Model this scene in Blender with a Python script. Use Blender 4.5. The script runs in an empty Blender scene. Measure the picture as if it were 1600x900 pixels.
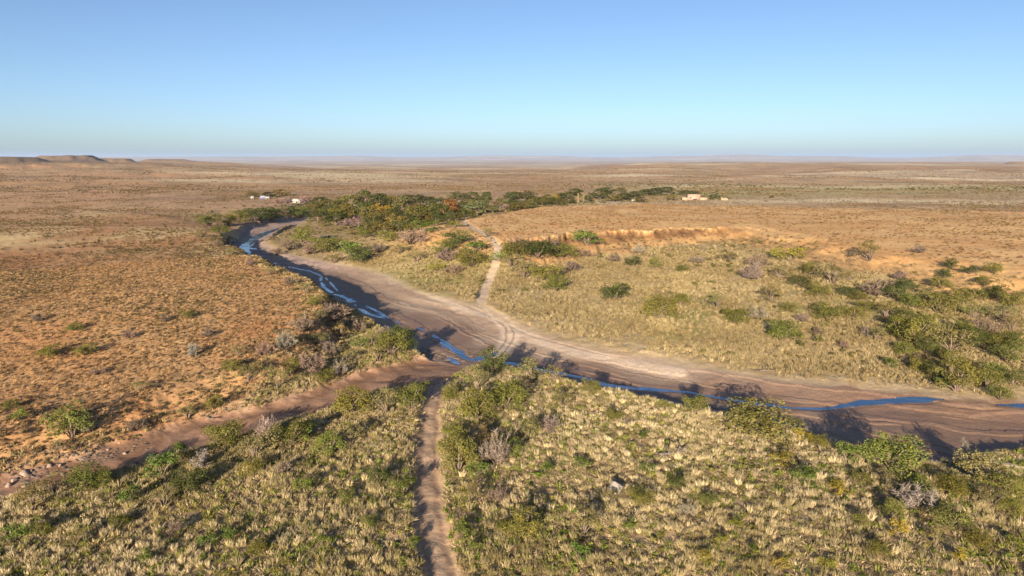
import bpy, math, random
import numpy as np
from mathutils import Vector

R = math.radians
rng = np.random.default_rng(7)
random.seed(7)
scene = bpy.context.scene
COL = scene.collection

# ------------------------------------------------------------------ camera
CAM_Z = 40.0
PITCH = math.atan(204 / 1066.67)
F = 1066.67
cd = bpy.data.cameras.new('camera')
cam = bpy.data.objects.new('camera', cd)
COL.objects.link(cam)
cam.location = (0, 0, CAM_Z)
cam.rotation_euler = (R(90) - PITCH, 0, 0)
cd.sensor_width = 36
cd.lens = 24
cd.clip_start = 1
cd.clip_end = 200000
scene.camera = cam
sp, cp = math.sin(PITCH), math.cos(PITCH)


def ray(px, py):
    u = (np.asarray(px, float) - 800) / F
    v = (450 - np.asarray(py, float)) / F
    return u, cp + v * sp, -sp + v * cp


def at(px, py, z=0.0):
    dx, dy, dz = ray(px, py)
    t = (z - CAM_Z) / dz
    return dx * t, dy * t


# ------------------------------------------------------------------ noise
def _hash(ix, iy, seed):
    h = (ix.astype(np.int64) * 374761393 + iy.astype(np.int64) * 668265263 + seed * 974634777) & 0xffffffff
    h = ((h ^ (h >> 13)) * 1274126177) & 0xffffffff
    h = (h ^ (h >> 16)) & 0xffffff
    return h / float(0xffffff)


def vn(x, y, seed=0):
    xi = np.floor(x); yi = np.floor(y)
    fx = x - xi; fy = y - yi
    fx = fx * fx * (3 - 2 * fx); fy = fy * fy * (3 - 2 * fy)
    xi = xi.astype(np.int64); yi = yi.astype(np.int64)
    a = _hash(xi, yi, seed); b = _hash(xi + 1, yi, seed)
    c = _hash(xi, yi + 1, seed); d = _hash(xi + 1, yi + 1, seed)
    return (a + (b - a) * fx) * (1 - fy) + (c + (d - c) * fx) * fy


def fbm(x, y, seed=0, oct=3, gain=0.5):
    s = 0; a = 1; t = 0
    for k in range(oct):
        s = s + a * vn(x, y, seed + k * 17); t += a
        x = x * 2.03 + 13.7; y = y * 2.03 + 5.1; a *= gain
    return s / t


def ss(a, b, x):
    t = np.clip((x - a) / (b - a), 0, 1)
    return t * t * (3 - 2 * t)


# ------------------------------------------------------------------ outlines
def poly(groups):
    out = []
    for z, pts in groups:
        for p in pts:
            x, y = at(p[0], p[1], z)
            out.append((float(x), float(y)))
    return np.array(out)


def sdist(x, y, P, closed=True):
    """signed distance, positive inside (closed) or plain distance + arclength (open)"""
    n = len(P)
    best = np.full(x.shape, 1e18)
    inside = np.zeros(x.shape, bool)
    arc = np.zeros(x.shape)
    acc = 0.0
    for i in range(n if closed else n - 1):
        ax, ay = P[i][:2]; bx, by = P[(i + 1) % n][:2]
        ex, ey = bx - ax, by - ay
        L2 = ex * ex + ey * ey + 1e-12
        t = np.clip(((x - ax) * ex + (y - ay) * ey) / L2, 0, 1)
        d = (x - ax - t * ex) ** 2 + (y - ay - t * ey) ** 2
        m = d < best
        if not closed:
            arc = np.where(m, i + t, arc)
        best = np.where(m, d, best)
        if closed:
            c = ((ay > y) != (by > y))
            if c.any():
                xx = ex * (y - ay) / (ey if abs(ey) > 1e-12 else 1e-12) + ax
                inside ^= c & (x < xx)
    d = np.sqrt(best)
    if closed:
        return np.where(inside, d, -d)
    return d, arc


BED = poly([(-2.8, [(497, 336), (490, 345), (470, 352), (440, 362), (425, 372), (412, 382), (425, 390), (450, 400), (480, 407), (530, 416),
                    (580, 427), (620, 442), (650, 460), (690, 470), (735, 480), (765, 492), (800, 510), (850, 530), (920, 548),
                    (1000, 563), (1080, 577), (1160, 590), (1250, 603), (1350, 612), (1440, 620), (1490, 628), (1600, 629), (1800, 634)]),
            (-0.6, [(1800, 790), (1600, 757), (1540, 747), (1500, 743), (1430, 724), (1380, 708), (1330, 697), (1290, 690), (1265, 676), (1230, 668),
                    (1180, 658), (1120, 646), (1060, 633), (1010, 622), (950, 611), (900, 599), (850, 587), (800, 576), (760, 570), (735, 575)]),
            (-2.0, [(700, 574), (665, 562), (640, 553), (615, 534), (585, 510), (550, 490), (500, 464), (450, 439), (400, 417), (365, 402),
                    (352, 390), (365, 372), (385, 355), (430, 345), (470, 338)])])
TRIB = poly([(-2.0, [(740, 560), (690, 555), (655, 560), (600, 577), (540, 596), (480, 617), (400, 643), (330, 657), (260, 676), (190, 697), (120, 720), (60, 737), (0, 752), (-120, 786)]),
             (-0.6, [(-120, 822), (0, 787), (50, 776), (100, 763), (150, 751), (210, 732), (280, 711), (350, 695), (400, 676), (440, 663), (490, 649), (530, 635),
                     (580, 616), (640, 605), (690, 596), (720, 580), (745, 570)])])
ISLE = poly([(-1.2, [(1488, 712), (1530, 698), (1600, 693), (1700, 700), (1720, 748), (1600, 742), (1550, 738), (1508, 728)])])
LEFT = poly([(3.0, [(285, 352), (300, 362), (330, 378), (362, 398), (400, 416), (440, 434), (475, 451), (497, 470), (500, 488), (485, 512), (452, 534),
                    (420, 556), (380, 576), (330, 600), (260, 626), (190, 650), (120, 664), (50, 680), (0, 694), (-200, 765), (-1600, 1000), (-3000, 420), (-1500, 325), (100, 325), (230, 335)])])
RIGHT = poly([(10.0, [(715, 352), (775, 360), (835, 364), (900, 357), (960, 353), (1000, 351), (1100, 349), (1200, 350), (1300, 366), (1400, 386), (1500, 398), (1600, 408), (1900, 440),
                      (2400, 360), (1900, 335), (1600, 326), (1200, 318), (1000, 314), (850, 320), (760, 334), (715, 345)])])
TRACK_NEAR = poly([(0.0, [(705, 960), (692, 900), (682, 860), (672, 800), (667, 740), (668, 690), (673, 640), (682, 604)]), (-2.5, [(700, 584), (735, 566)])])
TRACK_FAR = poly([(-2.8, [(770, 560), (786, 545), (797, 530), (795, 517), (782, 504), (762, 492), (750, 485)]), (-1.2, [(752, 470), (758, 452), (767, 437), (778, 424), (778, 414),
                 (768, 405), (755, 397), (740, 388), (730, 378), (722, 370)])])
PATH2 = poly([(-2.8, [(560, 415), (610, 437), (650, 455), (690, 472), (730, 490), (762, 497), (795, 510), (850, 540), (900, 555), (960, 566), (1010, 576), (1060, 586)])])
# water: polyline with half widths (m), z, pixel points
WATER = [(-3.0, [(505, 346, .6), (470, 350, 1.0), (440, 356, 1.4), (415, 364, 2.2), (402, 370, 2.6), (392, 377, 1.0), (384, 382, 3.0), (380, 390, 4.2), (384, 395, 3.6)]),
         (-3.0, [(380, 382, 1.5), (392, 385, 1.2), (398, 378, .7)]),
         (-3.0, [(385, 386, .8), (396, 389, 1.6), (402, 391, .4)]),
         (-3.0, [(384, 395, 1.0), (400, 404, .7), (432, 412, .9), (455, 418, .9), (486, 424, 1.0), (503, 431, .9), (500, 440, .8), (508, 450, 1.0), (522, 459, 1.1), (545, 466, 1.0),
                 (562, 474, .9), (585, 484, .9), (606, 496, 1.1), (618, 502, .9), (640, 507, .5), (668, 518, .7), (688, 529, 1.2), (700, 541, 1.6), (715, 550, 1.2), (726, 558, .7), (738, 562, .5)]),
         (-3.0, [(503, 427, .6), (530, 457, .5), (562, 482, 1.2), (572, 490, 1.5), (590, 494, 1.0), (606, 497, .8)]),
         (-3.0, [(738, 563, .5), (752, 560, 1.5), (766, 555, 1.5), (774, 551, .7)]),
         (-3.0, [(752, 562, .8), (776, 565, .5), (795, 567, .9), (830, 574, .9), (862, 581, .8), (905, 589, .9), (945, 600, 1.1), (985, 606, 1.3), (1030, 610, .9), (1075, 613, .6), (1100, 617, .5),
                 (1140, 624, .7), (1180, 631, .8), (1230, 638, .7), (1290, 637, .5), (1325, 633, 1.0), (1350, 631, 1.3), (1400, 630, 1.2), (1450, 631, .9), (1475, 633, .3)]),
         (-3.0, [(1555, 640, .3), (1590, 641, .8), (1640, 643, 1.1), (1760, 648, 1.2)]),
         (-3.0, [(650, 547, .7), (662, 552, .5), (690, 559, .35), (712, 568, .35)]),
         (-3.0, [(662, 550, .4), (690, 553, .4), (708, 562, .9), (716, 569, .5)])]
WP = []
for z, pts in WATER:
    q = []
    for a, b, w in pts:
        x, y = at(a, b, z)
        q.append((float(x), float(y), w * (1.25 if b < 378 else .62 if a < 700 else .85)))
    WP.append(np.array(q))
# river centre line as y(x)
_rc = [(495, 338), (430, 372), (395, 390), (470, 415), (560, 455), (640, 500), (720, 545), (800, 560), (950, 590), (1150, 615), (1350, 640), (1700, 670)]
RCX, RCY = [], []
for a, b in _rc:
    x, y = at(a, b, -3.0); RCX.append(float(x)); RCY.append(float(y))
_o = np.argsort(RCX); RCX = np.array(RCX)[_o]; RCY = np.array(RCY)[_o]
FORD = np.array([float(v) for v in at(740, 562, -3.0)])

MESAS = [(15, 40, 243.5, 3000), (132, 38, 242.0, 3400), (98, 60, 248, 3300), (196, 22, 245.5, 3700), (278, 28, 246.6, 4600), (255, 60, 249.5, 4500), (1568, 12, 249.5, 5200), (1440, 150, 252.5, 5200),
         (1150, 75, 251.5, 5000), (1260, 120, 252.5, 5300), (50, 120, 251, 2600)]


def fields(x, y, want_water=True):
    x = np.asarray(x, float); y = np.asarray(y, float)
    f = {}
    r = np.hypot(x, y); az = np.arctan2(x, np.maximum(y, -1e9))
    n = x.shape
    near = (r < 1400) & (y > -60)
    for k in ('bed', 'trib', 'isle', 'left', 'right'):
        f[k] = np.full(n, -1e3)
    f['trk'] = np.full(n, 1e3); f['trf'] = np.full(n, 1e3); f['path2'] = np.full(n, 1e3); f['water'] = np.full(n, 1e3)
    X, Y = x[near], y[near]
    wob = (fbm(X / 3.1, Y / 3.1, 3, 3) - .5)
    wob2 = (fbm(X / 11., Y / 11., 9, 3) - .5)
    f['bed'][near] = sdist(X, Y, BED) + wob * 2.2
    f['trib'][near] = sdist(X, Y, TRIB) + wob * 2.4
    f['isle'][near] = sdist(X, Y, ISLE) + wob * 2.4
    f['left'][near] = sdist(X, Y, LEFT) + wob2 * 6
    f['right'][near] = sdist(X, Y, RIGHT) + wob2 * 9 + wob * 2.5
    f['trk'][near] = sdist(X, Y, TRACK_NEAR, False)[0] + wob * .9
    f['trf'][near] = sdist(X, Y, TRACK_FAR, False)[0] + wob * .7
    f['path2'][near] = sdist(X, Y, PATH2, False)[0] + wob * 1.5
    if want_water:
        best = np.full(X.shape, 1e3)
        for q in WP:
            d, arc = sdist(X, Y, q, False)
            i = np.clip(arc.astype(int), 0, len(q) - 2); t = arc - i
            w = q[i, 2] * (1 - t) + q[i + 1, 2] * t
            best = np.minimum(best, d - w)
        f['water'][near] = best + (fbm(X / 4.5, Y / 2.0, 41, 2) - .5) * .5 + np.maximum(0, fbm(X / 4., Y / 6., 43, 2) - .5) * 4 * ss(135, 160, Y) * ss(300, 270, Y)
    far = y > np.interp(x, RCX, RCY)
    f['far'] = far
    f['r'] = r; f['az'] = az
    bedd = np.maximum(f['bed'], f['trib'])
    f['bedd'] = bedd
    # base level
    und = (fbm(x / 25., y / 25., 1, 3) - .5) * 1.2
    micro = (fbm(x / 2.2, y / 2.2, 5, 2) - .5) * .35 * ss(900, 300, r)
    farz = -1.3 + 3.2 * ss(0, 130, -f['bed']) + ss(20, 120, x) * ss(0, 80, -f['bed']) * 2.2
    farz = np.where(x < -20, np.minimum(farz, -1.0 + 1.2 * ss(0, 100, -f['bed'])), farz)
    z = np.where(far, farz, 0.0)
    z = np.where((r > 500) & ~near, 1.0, z)
    z = z + (1.0 - z) * ss(420, 620, r)
    z = z + und
    # right tableland and cliff
    cx = ss(-4, 16, x) * (1 - ss(105, 185, x)) * ss(370, 350, y)
    w = 28 + 34 * (1 - cx)
    w = np.where(y > 360, 30, w)
    zr = 8.2 + und * .8
    crag = cx * ((fbm(x / 9, y / 16, 77, 4) - .5) * 16 + (fbm(x / 3.4, y / 13, 79, 3) - .5) * 17)
    t_ = (-f['right'] + crag) / w
    fr_ = (.08 + .30 * ss(.3, .7, fbm(x / 13, y / 30, 83, 2))) * (1 - .7 * ss(80, 125, x))
    k = 1 - (ss(0, 1, t_) * (1 - cx) + cx * (fr_ * ss(0, .12, t_) + (1 - fr_) * ss(.06, 1.0, t_)))
    f['cx'] = cx
    z = z + (zr - z) * np.where(f['right'] > -400, k, 0)
    f['cliffk'] = k
    # left plain
    k = 1 - ss(0, 1, -f['left'] / (9 + 40 * ss(270, 360, y)))
    zl = 2.2 + 3.2 * ss(105, 160, y) * ss(420, 320, y) + und * .7
    # river bed
    wbank = np.where(far, 2.0 + 2.5 * vn(x / 14, y / 14, 8), 1.6)
    bz = -3.0 + 1.1 * ss(10, 0, f['bed']) * np.where(far, 1, .3) + (fbm(x / 6, y / 6, 12, 2) - .5) * .25
    bz = bz + .14 * ss(.47, .53, fbm(f['bed'] / 2.2, x / 16 + y / 40, 187, 2)) * ss(0, 3, f['bed'])
    isl = ss(-2.0, 2.5, f['isle'])
    bz = bz + isl * 1.5
    bz = np.where(f['trib'] > f['bed'], -1.5 - 1.3 * ss(25, 4, np.hypot(x - FORD[0], y - FORD[1])) + .4 * ss(3, 0, f['trib']) + (fbm(x / 4, y / 4, 14, 2) - .5) * .4, bz)
    kb = ss(-1, 1, bedd / wbank)
    zb = z + (bz - z) * kb
    kz = k * (1 - ss(-9.0, .5, f['trib'] + (fbm(x / 6, y / 6, 55, 2) - .5) * 5)) * (1 - kb * ss(265, 320, y))
    z = np.where(kz > .02, np.maximum(zb, zl + (bz - zl) * (1 - kz)), zb)
    # tracks are slightly worn in
    z = z - .55 * ss(2.6, 1.2, f['trk']) * (1 - kb) - .35 * ss(2.4, 1.2, f['trf']) * (1 - kb)
    f['kb'] = kb * (1 - ss(.15, .5, kz)); f['leftk'] = k; f['isl'] = isl
    # water lies in a shallow cut
    z = np.where(f['water'] < 1.2, z - .12 * ss(1.2, 0, f['water']), z)
    z = z + micro * (1 - .8 * kb)
    # far country
    big = (fbm(x / 420., y / 420., 21, 4) - .5)
    z = z + big * 30 * ss(550, 1800, r) * ss(9000, 3000, r)
    z = z + 16 * ss(700, 2600, r) * ss(-.12, -.62, az)
    esc = 4200 + 1800 * ss(.08, .45, az) + 600 * ss(-.2, -.5, az) + (fbm(az * 9, az * 0 + 2, 5, 3) - .5) * 1800
    z = z - 30 * ss(1300, 5000, r) * ss(-.45, -.25, az) * ss(.22, .02, az)
    dropk = ss(0, 1, (r - esc) / 4500)
    z = z + (-75 - z) * dropk + dropk * ss(60000, 12000, r) * (fbm(x / 2600, y / 2600, 31, 3) - .5) * 40
    for mx, mw, my, D in MESAS:
        a0 = math.atan((mx - 800) / F / cp); wd = mw / F * D
        top = CAM_Z + (244.2 - my) / F * D
        lat = (az - a0) * D; rad = r - D
        e = np.sqrt((lat / wd) ** 2 + (rad / (wd * .8 + 60)) ** 2) + (fbm(x / 110, y / 110, 61, 4) - .5) * 1.1
        kk = 1 - ss(.75, 1.5, e)
        z = np.where(e < 1.6, np.maximum(z, z + (top + (fbm(x / 60, y / 60, 67, 3) - .5) * 7 - z) * kk), z)
    ridge = 40 + (fbm(az * 8, az * 0, 91, 4) - .35) * 260 * ss(-.55, .0, az) + 30
    kk = ss(30000, 38000, r) * ss(52000, 44000, r)
    z = np.where(kk > 0, z + (np.maximum(ridge, -60) - z) * kk, z)
    rid2 = 60 + np.maximum(0, fbm(az * 12, az * 0 + 4, 95, 4) - .42) * 800 * ss(.1, .32, az)
    kk = ss(54000, 60000, r) * ss(69000, 63000, r)
    z = np.where(kk > 0, z + (rid2 - z) * kk, z)
    f['z'] = z
    return f


def lerp(a, b, t):
    t = np.asarray(t)[..., None]
    return np.asarray(a) * (1 - t) + np.asarray(b) * t


def soil(x, y, f):
    """bare ground colour of each place (dry earth, sand, mud, pale grassland) and wetness"""
    r = f['r']
    n1 = fbm(x / 14, y / 14, 101, 4); n2 = fbm(x / 60, y / 60, 111, 4); n3 = fbm(x / 3.5, y / 3.5, 121, 3)
    c = lerp((.30, .205, .125), (.37, .27, .16), ss(.35, .7, n1))                       # foreground earth
    terr = lerp((.34, .245, .11), (.42, .315, .165), ss(.35, .65, n1))
    terr = lerp(terr, (.27, .235, .085), ss(.5, .75, n2))
    c = lerp(c, terr, np.where(f['far'], 1.0, 0.0))
    lft = lerp((.41, .208, .094), (.45, .28, .138), ss(.35, .65, n2 * .6 + n1 * .4))
    lft = lerp(lft, (.60, .44, .225), ss(.48, .72, fbm(x / 35, y / 70, 131, 4)) * ss(120, 190, r))
    c = lerp(c, lft, np.clip(f['leftk'] * 1.2, 0, 1))
    rt = lerp((.58, .335, .14), (.66, .42, .19), ss(.35, .65, n1))
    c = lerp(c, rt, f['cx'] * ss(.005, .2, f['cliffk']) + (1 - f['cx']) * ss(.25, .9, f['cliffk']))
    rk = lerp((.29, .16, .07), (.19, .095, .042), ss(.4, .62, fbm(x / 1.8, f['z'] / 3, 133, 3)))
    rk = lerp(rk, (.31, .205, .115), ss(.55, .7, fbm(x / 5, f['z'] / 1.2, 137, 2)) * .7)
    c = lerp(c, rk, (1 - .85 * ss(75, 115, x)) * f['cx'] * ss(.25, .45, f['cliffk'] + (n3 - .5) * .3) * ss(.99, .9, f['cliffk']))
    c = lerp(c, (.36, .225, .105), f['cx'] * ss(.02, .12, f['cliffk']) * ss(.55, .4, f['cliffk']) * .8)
    # far plains
    m1 = fbm(x / 260, y / 260, 141, 4); m2 = fbm(x / 900 + y / 3000, y / 420, 151, 4)
    fp = lerp((.51, .305, .155), (.52, .36, .195), ss(.35, .65, m1))
    fp = lerp(fp, (.25, .19, .11), ss(.55, .75, fbm(x / 120, y / 120, 161, 4)) * .6)
    fp = lerp(fp, (.27, .19, .115), ss(.5, .7, fbm(x / 55, y / 55, 163, 4)) * .55)
    fp = lerp(fp, (.68, .56, .36), ss(.54, .64, m2) * .85)
    fp = lerp(fp, (.40, .26, .17), ss(.5, .75, fbm(x / 700, y / 700, 171, 4)) * .6)
    edge = ss(60, 320, x)
    for yb, th, am in ((655, 26, .8), (950, 22, .9), (1010, 20, .7), (1500, 45, .85), (2050, 60, .6), (1250, 25, .4)):
        yy = y + x * .10 + (fbm(x / 150, y / 400 + yb, 145, 3) - .5) * 140
        fp = lerp(fp, (.74, .62, .41), np.clip(np.exp(-((yy - yb) / th) ** 2) * am * 1.2, 0, 1) * edge)
    vall = np.exp(-((y - 760 - x * .15) / 130) ** 2) * ss(60, 200, x)                      # pale grass valley behind the tableland
    fp = lerp(fp, (.42, .37, .17), np.clip(vall, 0, 1) * .8)
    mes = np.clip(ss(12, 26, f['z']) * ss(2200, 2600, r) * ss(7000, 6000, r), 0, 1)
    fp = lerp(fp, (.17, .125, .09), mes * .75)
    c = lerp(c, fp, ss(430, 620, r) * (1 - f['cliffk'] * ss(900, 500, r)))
    # sandy shore of the far bank
    shore = ss(9, 0, -f['bed']) * np.where(f['far'], 1, 0) * (1 - f['kb']) * ss(-20, 20, x)
    c = lerp(c, (.49, .38, .235), shore * (.35 + .6 * ss(.4, .6, n3)))
    # bed
    sand = lerp((.345, .255, .19), (.40, .305, .23), ss(.35, .65, n1))
    sand = lerp(sand, (.30, .21, .155), ss(.5, .7, fbm((x + y) / 3, (x - y) / 26, 181, 3)) * .5)
    wet = ss(11, 3, f['water'] + (n1 - .5) * 16) * .75 + ss(3, 0, f['water']) * .25
    wet = np.maximum(wet, ss(-20, -12, -f['bed'] * 0 - 16) * 0)
    wet = np.maximum(wet, ss(30, 62, x) * ss(1.5, 5.0, f['bed']) * .88)
    st_ = fbm(f['bed'] / .9 + n1 * 2, x / 16 + y / 40, 185, 3)
    sand = lerp(sand, (.265, .185, .135), ss(.5, .66, st_) * .32)
    sand = lerp(sand, (.46, .365, .28), ss(.42, .3, st_) * .28)
    up = ss(235, 275, y) * ss(-45, -75, x)
    sand = lerp(sand, lerp((.40, .30, .25), (.29, .215, .19), ss(.4, .6, n3)), up)
    wet = wet * (1 - .75 * up)
    mud = lerp((.19, .115, .08), (.235, .15, .105), n3)
    b = lerp(sand, mud, wet)
    b = lerp(b, (.46, .37, .27), ss(2.5, .3, f['bed']) * np.where(f['far'], 1, 0) * ss(.35, .6, n3 + .1) * .7)
    tr = lerp((.25, .145, .09), (.34, .205, .135), ss(.4, .65, fbm((x + y * .4) / 2.5, (x * .4 - y) / 2.5, 191, 3)))
    tr = lerp(tr, (.36, .25, .175), ss(1.8, .3, f['trib']) * .6 * ss(.45, .65, n3))
    isT = ss(-1.5, 1.5, f['trib'] - np.maximum(f['bed'], -3))
    b = lerp(b, tr, isT)
    wet = wet * (1 - isT) + isT * .25
    b = lerp(b, (.44, .35, .23), f['isl'])
    # tyre tracks on the sand
    on = ss(3.0, 1.6, f['trf'])
    b = lerp(b, (.54, .43, .33), on * .95)
    rut = np.exp(-((f['trf'] - .85) / .28) ** 2)
    b = lerp(b, (.27, .19, .145), rut * .9)
    p2 = ss(2.6, .8, f['path2'])
    b = lerp(b, (.52, .415, .32), p2 * .9 * (1 - wet))
    c = lerp(c, b, f['kb'])
    # dirt track on the terraces
    tk = lerp((.40, .27, .18), (.47, .34, .23), n3)
    tk = lerp(tk, lerp((.50, .38, .265), (.58, .46, .33), n3), np.where(f['far'], 1.0, 0.0))
    tk = lerp(tk, (.31, .20, .135), np.exp(-((f['trk'] - .8) / .3) ** 2) * .8)
    c = lerp(c, tk, ss(2.0, 1.2, np.minimum(f['trk'], f['trf'])) * (1 - f['kb']))
    return np.clip(c, .02, .9), np.clip(wet * f['kb'], 0, 1)


# ------------------------------------------------------------------ materials
def mat(name):
    m = bpy.data.materials.new(name); m.use_nodes = True
    nt = m.node_tree; nt.nodes.clear()
    out = nt.nodes.new('ShaderNodeOutputMaterial')
    return m, nt, out


def N(nt, typ, **kw):
    n = nt.nodes.new(typ)
    for k, v in kw.items():
        if hasattr(n, k) and not k[0].isupper():
            setattr(n, k, v)
        else:
            n.inputs[k.replace('_', ' ')].default_value = v
    return n


def mth(nt, op, a, b=None):
    n = nt.nodes.new('ShaderNodeMath'); n.operation = op
    for i, v in enumerate((a, b)):
        if v is None: continue
        if hasattr(v, 'links') or hasattr(v, 'is_linked'): nt.links.new(v, n.inputs[i])
        else: n.inputs[i].default_value = v
    return n.outputs[0]


def mixc(nt, fac, a, b, blend='MIX'):
    n = nt.nodes.new('ShaderNodeMix'); n.data_type = 'RGBA'; n.blend_type = blend
    for s, v in ((n.inputs[0], fac), (n.inputs[6], a), (n.inputs[7], b)):
        if hasattr(v, 'is_linked'): nt.links.new(v, s)
        elif isinstance(v, (int, float)): s.default_value = v
        else: s.default_value = tuple(v) + ((1,) if len(v) == 3 else ())
    return n.outputs[2]


def ramp(nt, fac, a, b):
    n = nt.nodes.new('ShaderNodeMapRange'); n.interpolation_type = 'SMOOTHSTEP'
    nt.links.new(fac, n.inputs[0]); n.inputs[1].default_value = a; n.inputs[2].default_value = b
    return n.outputs[0]


def noise(nt, vec, scale, detail=3, rough=.55):
    n = nt.nodes.new('ShaderNodeTexNoise'); n.inputs['Scale'].default_value = scale
    n.inputs['Detail'].default_value = detail; n.inputs['Roughness'].default_value = rough
    nt.links.new(vec, n.inputs['Vector'])
    return n.outputs['Fac']


def ground_material(name, bump=.35, speck=True, rough=.95):
    m, nt, out = mat(name)
    tc = nt.nodes.new('ShaderNodeTexCoord').outputs['Object']
    at_ = nt.nodes.new('ShaderNodeAttribute'); at_.attribute_name = 'soil'
    c = at_.outputs['Color']
    nf = noise(nt, tc, 2.2, 4, .7)
    v = mth(nt, 'MULTIPLY_ADD', nf, 1.1); v.node.inputs[2].default_value = .45
    c = mixc(nt, 1.0, c, v, 'MULTIPLY')
    n2 = noise(nt, tc, .33, 4, .6)
    c = mixc(nt, mth(nt, 'MULTIPLY', ramp(nt, n2, .45, .7), .35), c, (1.18, 1.05, .85), 'MULTIPLY')
    if speck:
        sa = nt.nodes.new('ShaderNodeAttribute'); sa.attribute_name = 'speck'
        s1 = ramp(nt, noise(nt, tc, .42, 2, .6), .52, .66)
        s2 = ramp(nt, noise(nt, tc, .09, 3, .65), .5, .68)
        s3 = ramp(nt, noise(nt, tc, .022, 4, .7), .5, .66)
        sc = mth(nt, 'MAXIMUM', mth(nt, 'MAXIMUM', mth(nt, 'MULTIPLY', s1, .8), mth(nt, 'MULTIPLY', s2, .65)), mth(nt, 'MULTIPLY', s3, .5))
        c = mixc(nt, mth(nt, 'MULTIPLY', sc, sa.outputs['Fac']), c, (.115, .085, .05))
    b = nt.nodes.new('ShaderNodeBsdfPrincipled')
    nt.links.new(c, b.inputs['Base Color'])
    wa = nt.nodes.new('ShaderNodeAttribute'); wa.attribute_name = 'wet'
    rr = nt.nodes.new('ShaderNodeMapRange'); nt.links.new(wa.outputs['Fac'], rr.inputs[0])
    rr.inputs[3].default_value = rough; rr.inputs[4].default_value = .5
    nt.links.new(rr.outputs[0], b.inputs['Roughness'])
    b.inputs['Specular IOR Level'].default_value = .15
    bn = nt.nodes.new('ShaderNodeBump'); bn.inputs['Strength'].default_value = bump; bn.inputs['Distance'].default_value = .5
    nt.links.new(noise(nt, tc, 1.3, 5, .65), bn.inputs['Height'])
    nt.links.new(bn.outputs[0], b.inputs['Normal'])
    nt.links.new(b.outputs[0], out.inputs[0])
    return m


def water_material():
    m, nt, out = mat('river_water')
    tc = nt.nodes.new('ShaderNodeTexCoord').outputs['Object']
    b = nt.nodes.new('ShaderNodeBsdfPrincipled')
    b.inputs['Base Color'].default_value = (.035, .08, .175, 1)
    b.inputs['Roughness'].default_value = .06
    b.inputs['IOR'].default_value = 1.8
    b.inputs['Specular IOR Level'].default_value = .9
    bn = nt.nodes.new('ShaderNodeBump'); bn.inputs['Strength'].default_value = .2; bn.inputs['Distance'].default_value = .1
    nt.links.new(noise(nt, tc, 1.6, 3, .6), bn.inputs['Height'])
    nt.links.new(bn.outputs[0], b.inputs['Normal'])
    nt.links.new(b.outputs[0], out.inputs[0])
    return m


def foliage_material(name, source, trans=.22):
    """source: 'OBJECT' = the object's own colour, 'INSTANCER' = colour of each scattered point"""
    m, nt, out = mat(name)
    if source == 'OBJECT':
        c = nt.nodes.new('ShaderNodeObjectInfo').outputs['Color']
    else:
        a = nt.nodes.new('ShaderNodeAttribute'); a.attribute_type = 'INSTANCER'; a.attribute_name = 'tint'
        c = a.outputs['Color']
    lv = nt.nodes.new('ShaderNodeAttribute'); lv.attribute_name = 'lv'
    v = mth(nt, 'MULTIPLY_ADD', lv.outputs['Fac'], .9); v.node.inputs[2].default_value = .55
    c = mixc(nt, 1.0, c, v, 'MULTIPLY')
    lw = nt.nodes.new('ShaderNodeAttribute'); lw.attribute_name = 'lw'
    c = mixc(nt, mth(nt, 'MULTIPLY', lw.outputs['Fac'], .5), c, mixc(nt, 1.0, c, (1.55, 1.05, .6), 'MULTIPLY'))
    d = nt.nodes.new('ShaderNodeBsdfDiffuse'); nt.links.new(c, d.inputs[0])
    t = nt.nodes.new('ShaderNodeBsdfTranslucent'); nt.links.new(c, t.inputs[0])
    mx = nt.nodes.new('ShaderNodeMixShader'); mx.inputs[0].default_value = trans
    nt.links.new(d.outputs[0], mx.inputs[1]); nt.links.new(t.outputs[0], mx.inputs[2])
    nt.links.new(mx.outputs[0], out.inputs[0])
    return m


def plain_material(name, col, var=.35, scale=6, rough=.9, bump=.3, dist=.05):
    m, nt, out = mat(name)
    tc = nt.nodes.new('ShaderNodeTexCoord').outputs['Object']
    nf = noise(nt, tc, scale, 4, .65)
    v = mth(nt, 'MULTIPLY_ADD', nf, var * 2); v.node.inputs[2].default_value = 1 - var
    c = mixc(nt, 1.0, col, v, 'MULTIPLY')
    b = nt.nodes.new('ShaderNodeBsdfPrincipled'); nt.links.new(c, b.inputs['Base Color'])
    b.inputs['Roughness'].default_value = rough; b.inputs['Specular IOR Level'].default_value = .2
    bn = nt.nodes.new('ShaderNodeBump'); bn.inputs['Strength'].default_value = bump; bn.inputs['Distance'].default_value = dist
    nt.links.new(nf, bn.inputs['Height']); nt.links.new(bn.outputs[0], b.inputs['Normal'])
    nt.links.new(b.outputs[0], out.inputs[0])
    return m


M_GROUND = ground_material('dry_ground')
M_CLIFF = ground_material('cliff_rock', bump=.9, speck=False)
M_BED = ground_material('river_sand', bump=.22, speck=False)
M_TRACK = ground_material('track_dirt', bump=.3, speck=False)
M_HILLS = ground_material('far_ground', bump=.2)
M_WATER = water_material()
M_LEAF = foliage_material('leaves', 'OBJECT')
M_TUFT = foliage_material('scattered_leaves', 'INSTANCER')
M_BARK = plain_material('grey_brown_bark', (.20, .15, .115))
M_TWIG = foliage_material('bare_twigs', 'OBJECT', .0)
M_DEADWOOD = plain_material('weathered_wood', (.15, .125, .105), .5, 8)
M_ROCK = plain_material('pale_rock', (.31, .235, .18), .45, 2.5, .9, .6, .15)
M_ROCKI = foliage_material('scattered_stone', 'INSTANCER', 0)


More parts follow.
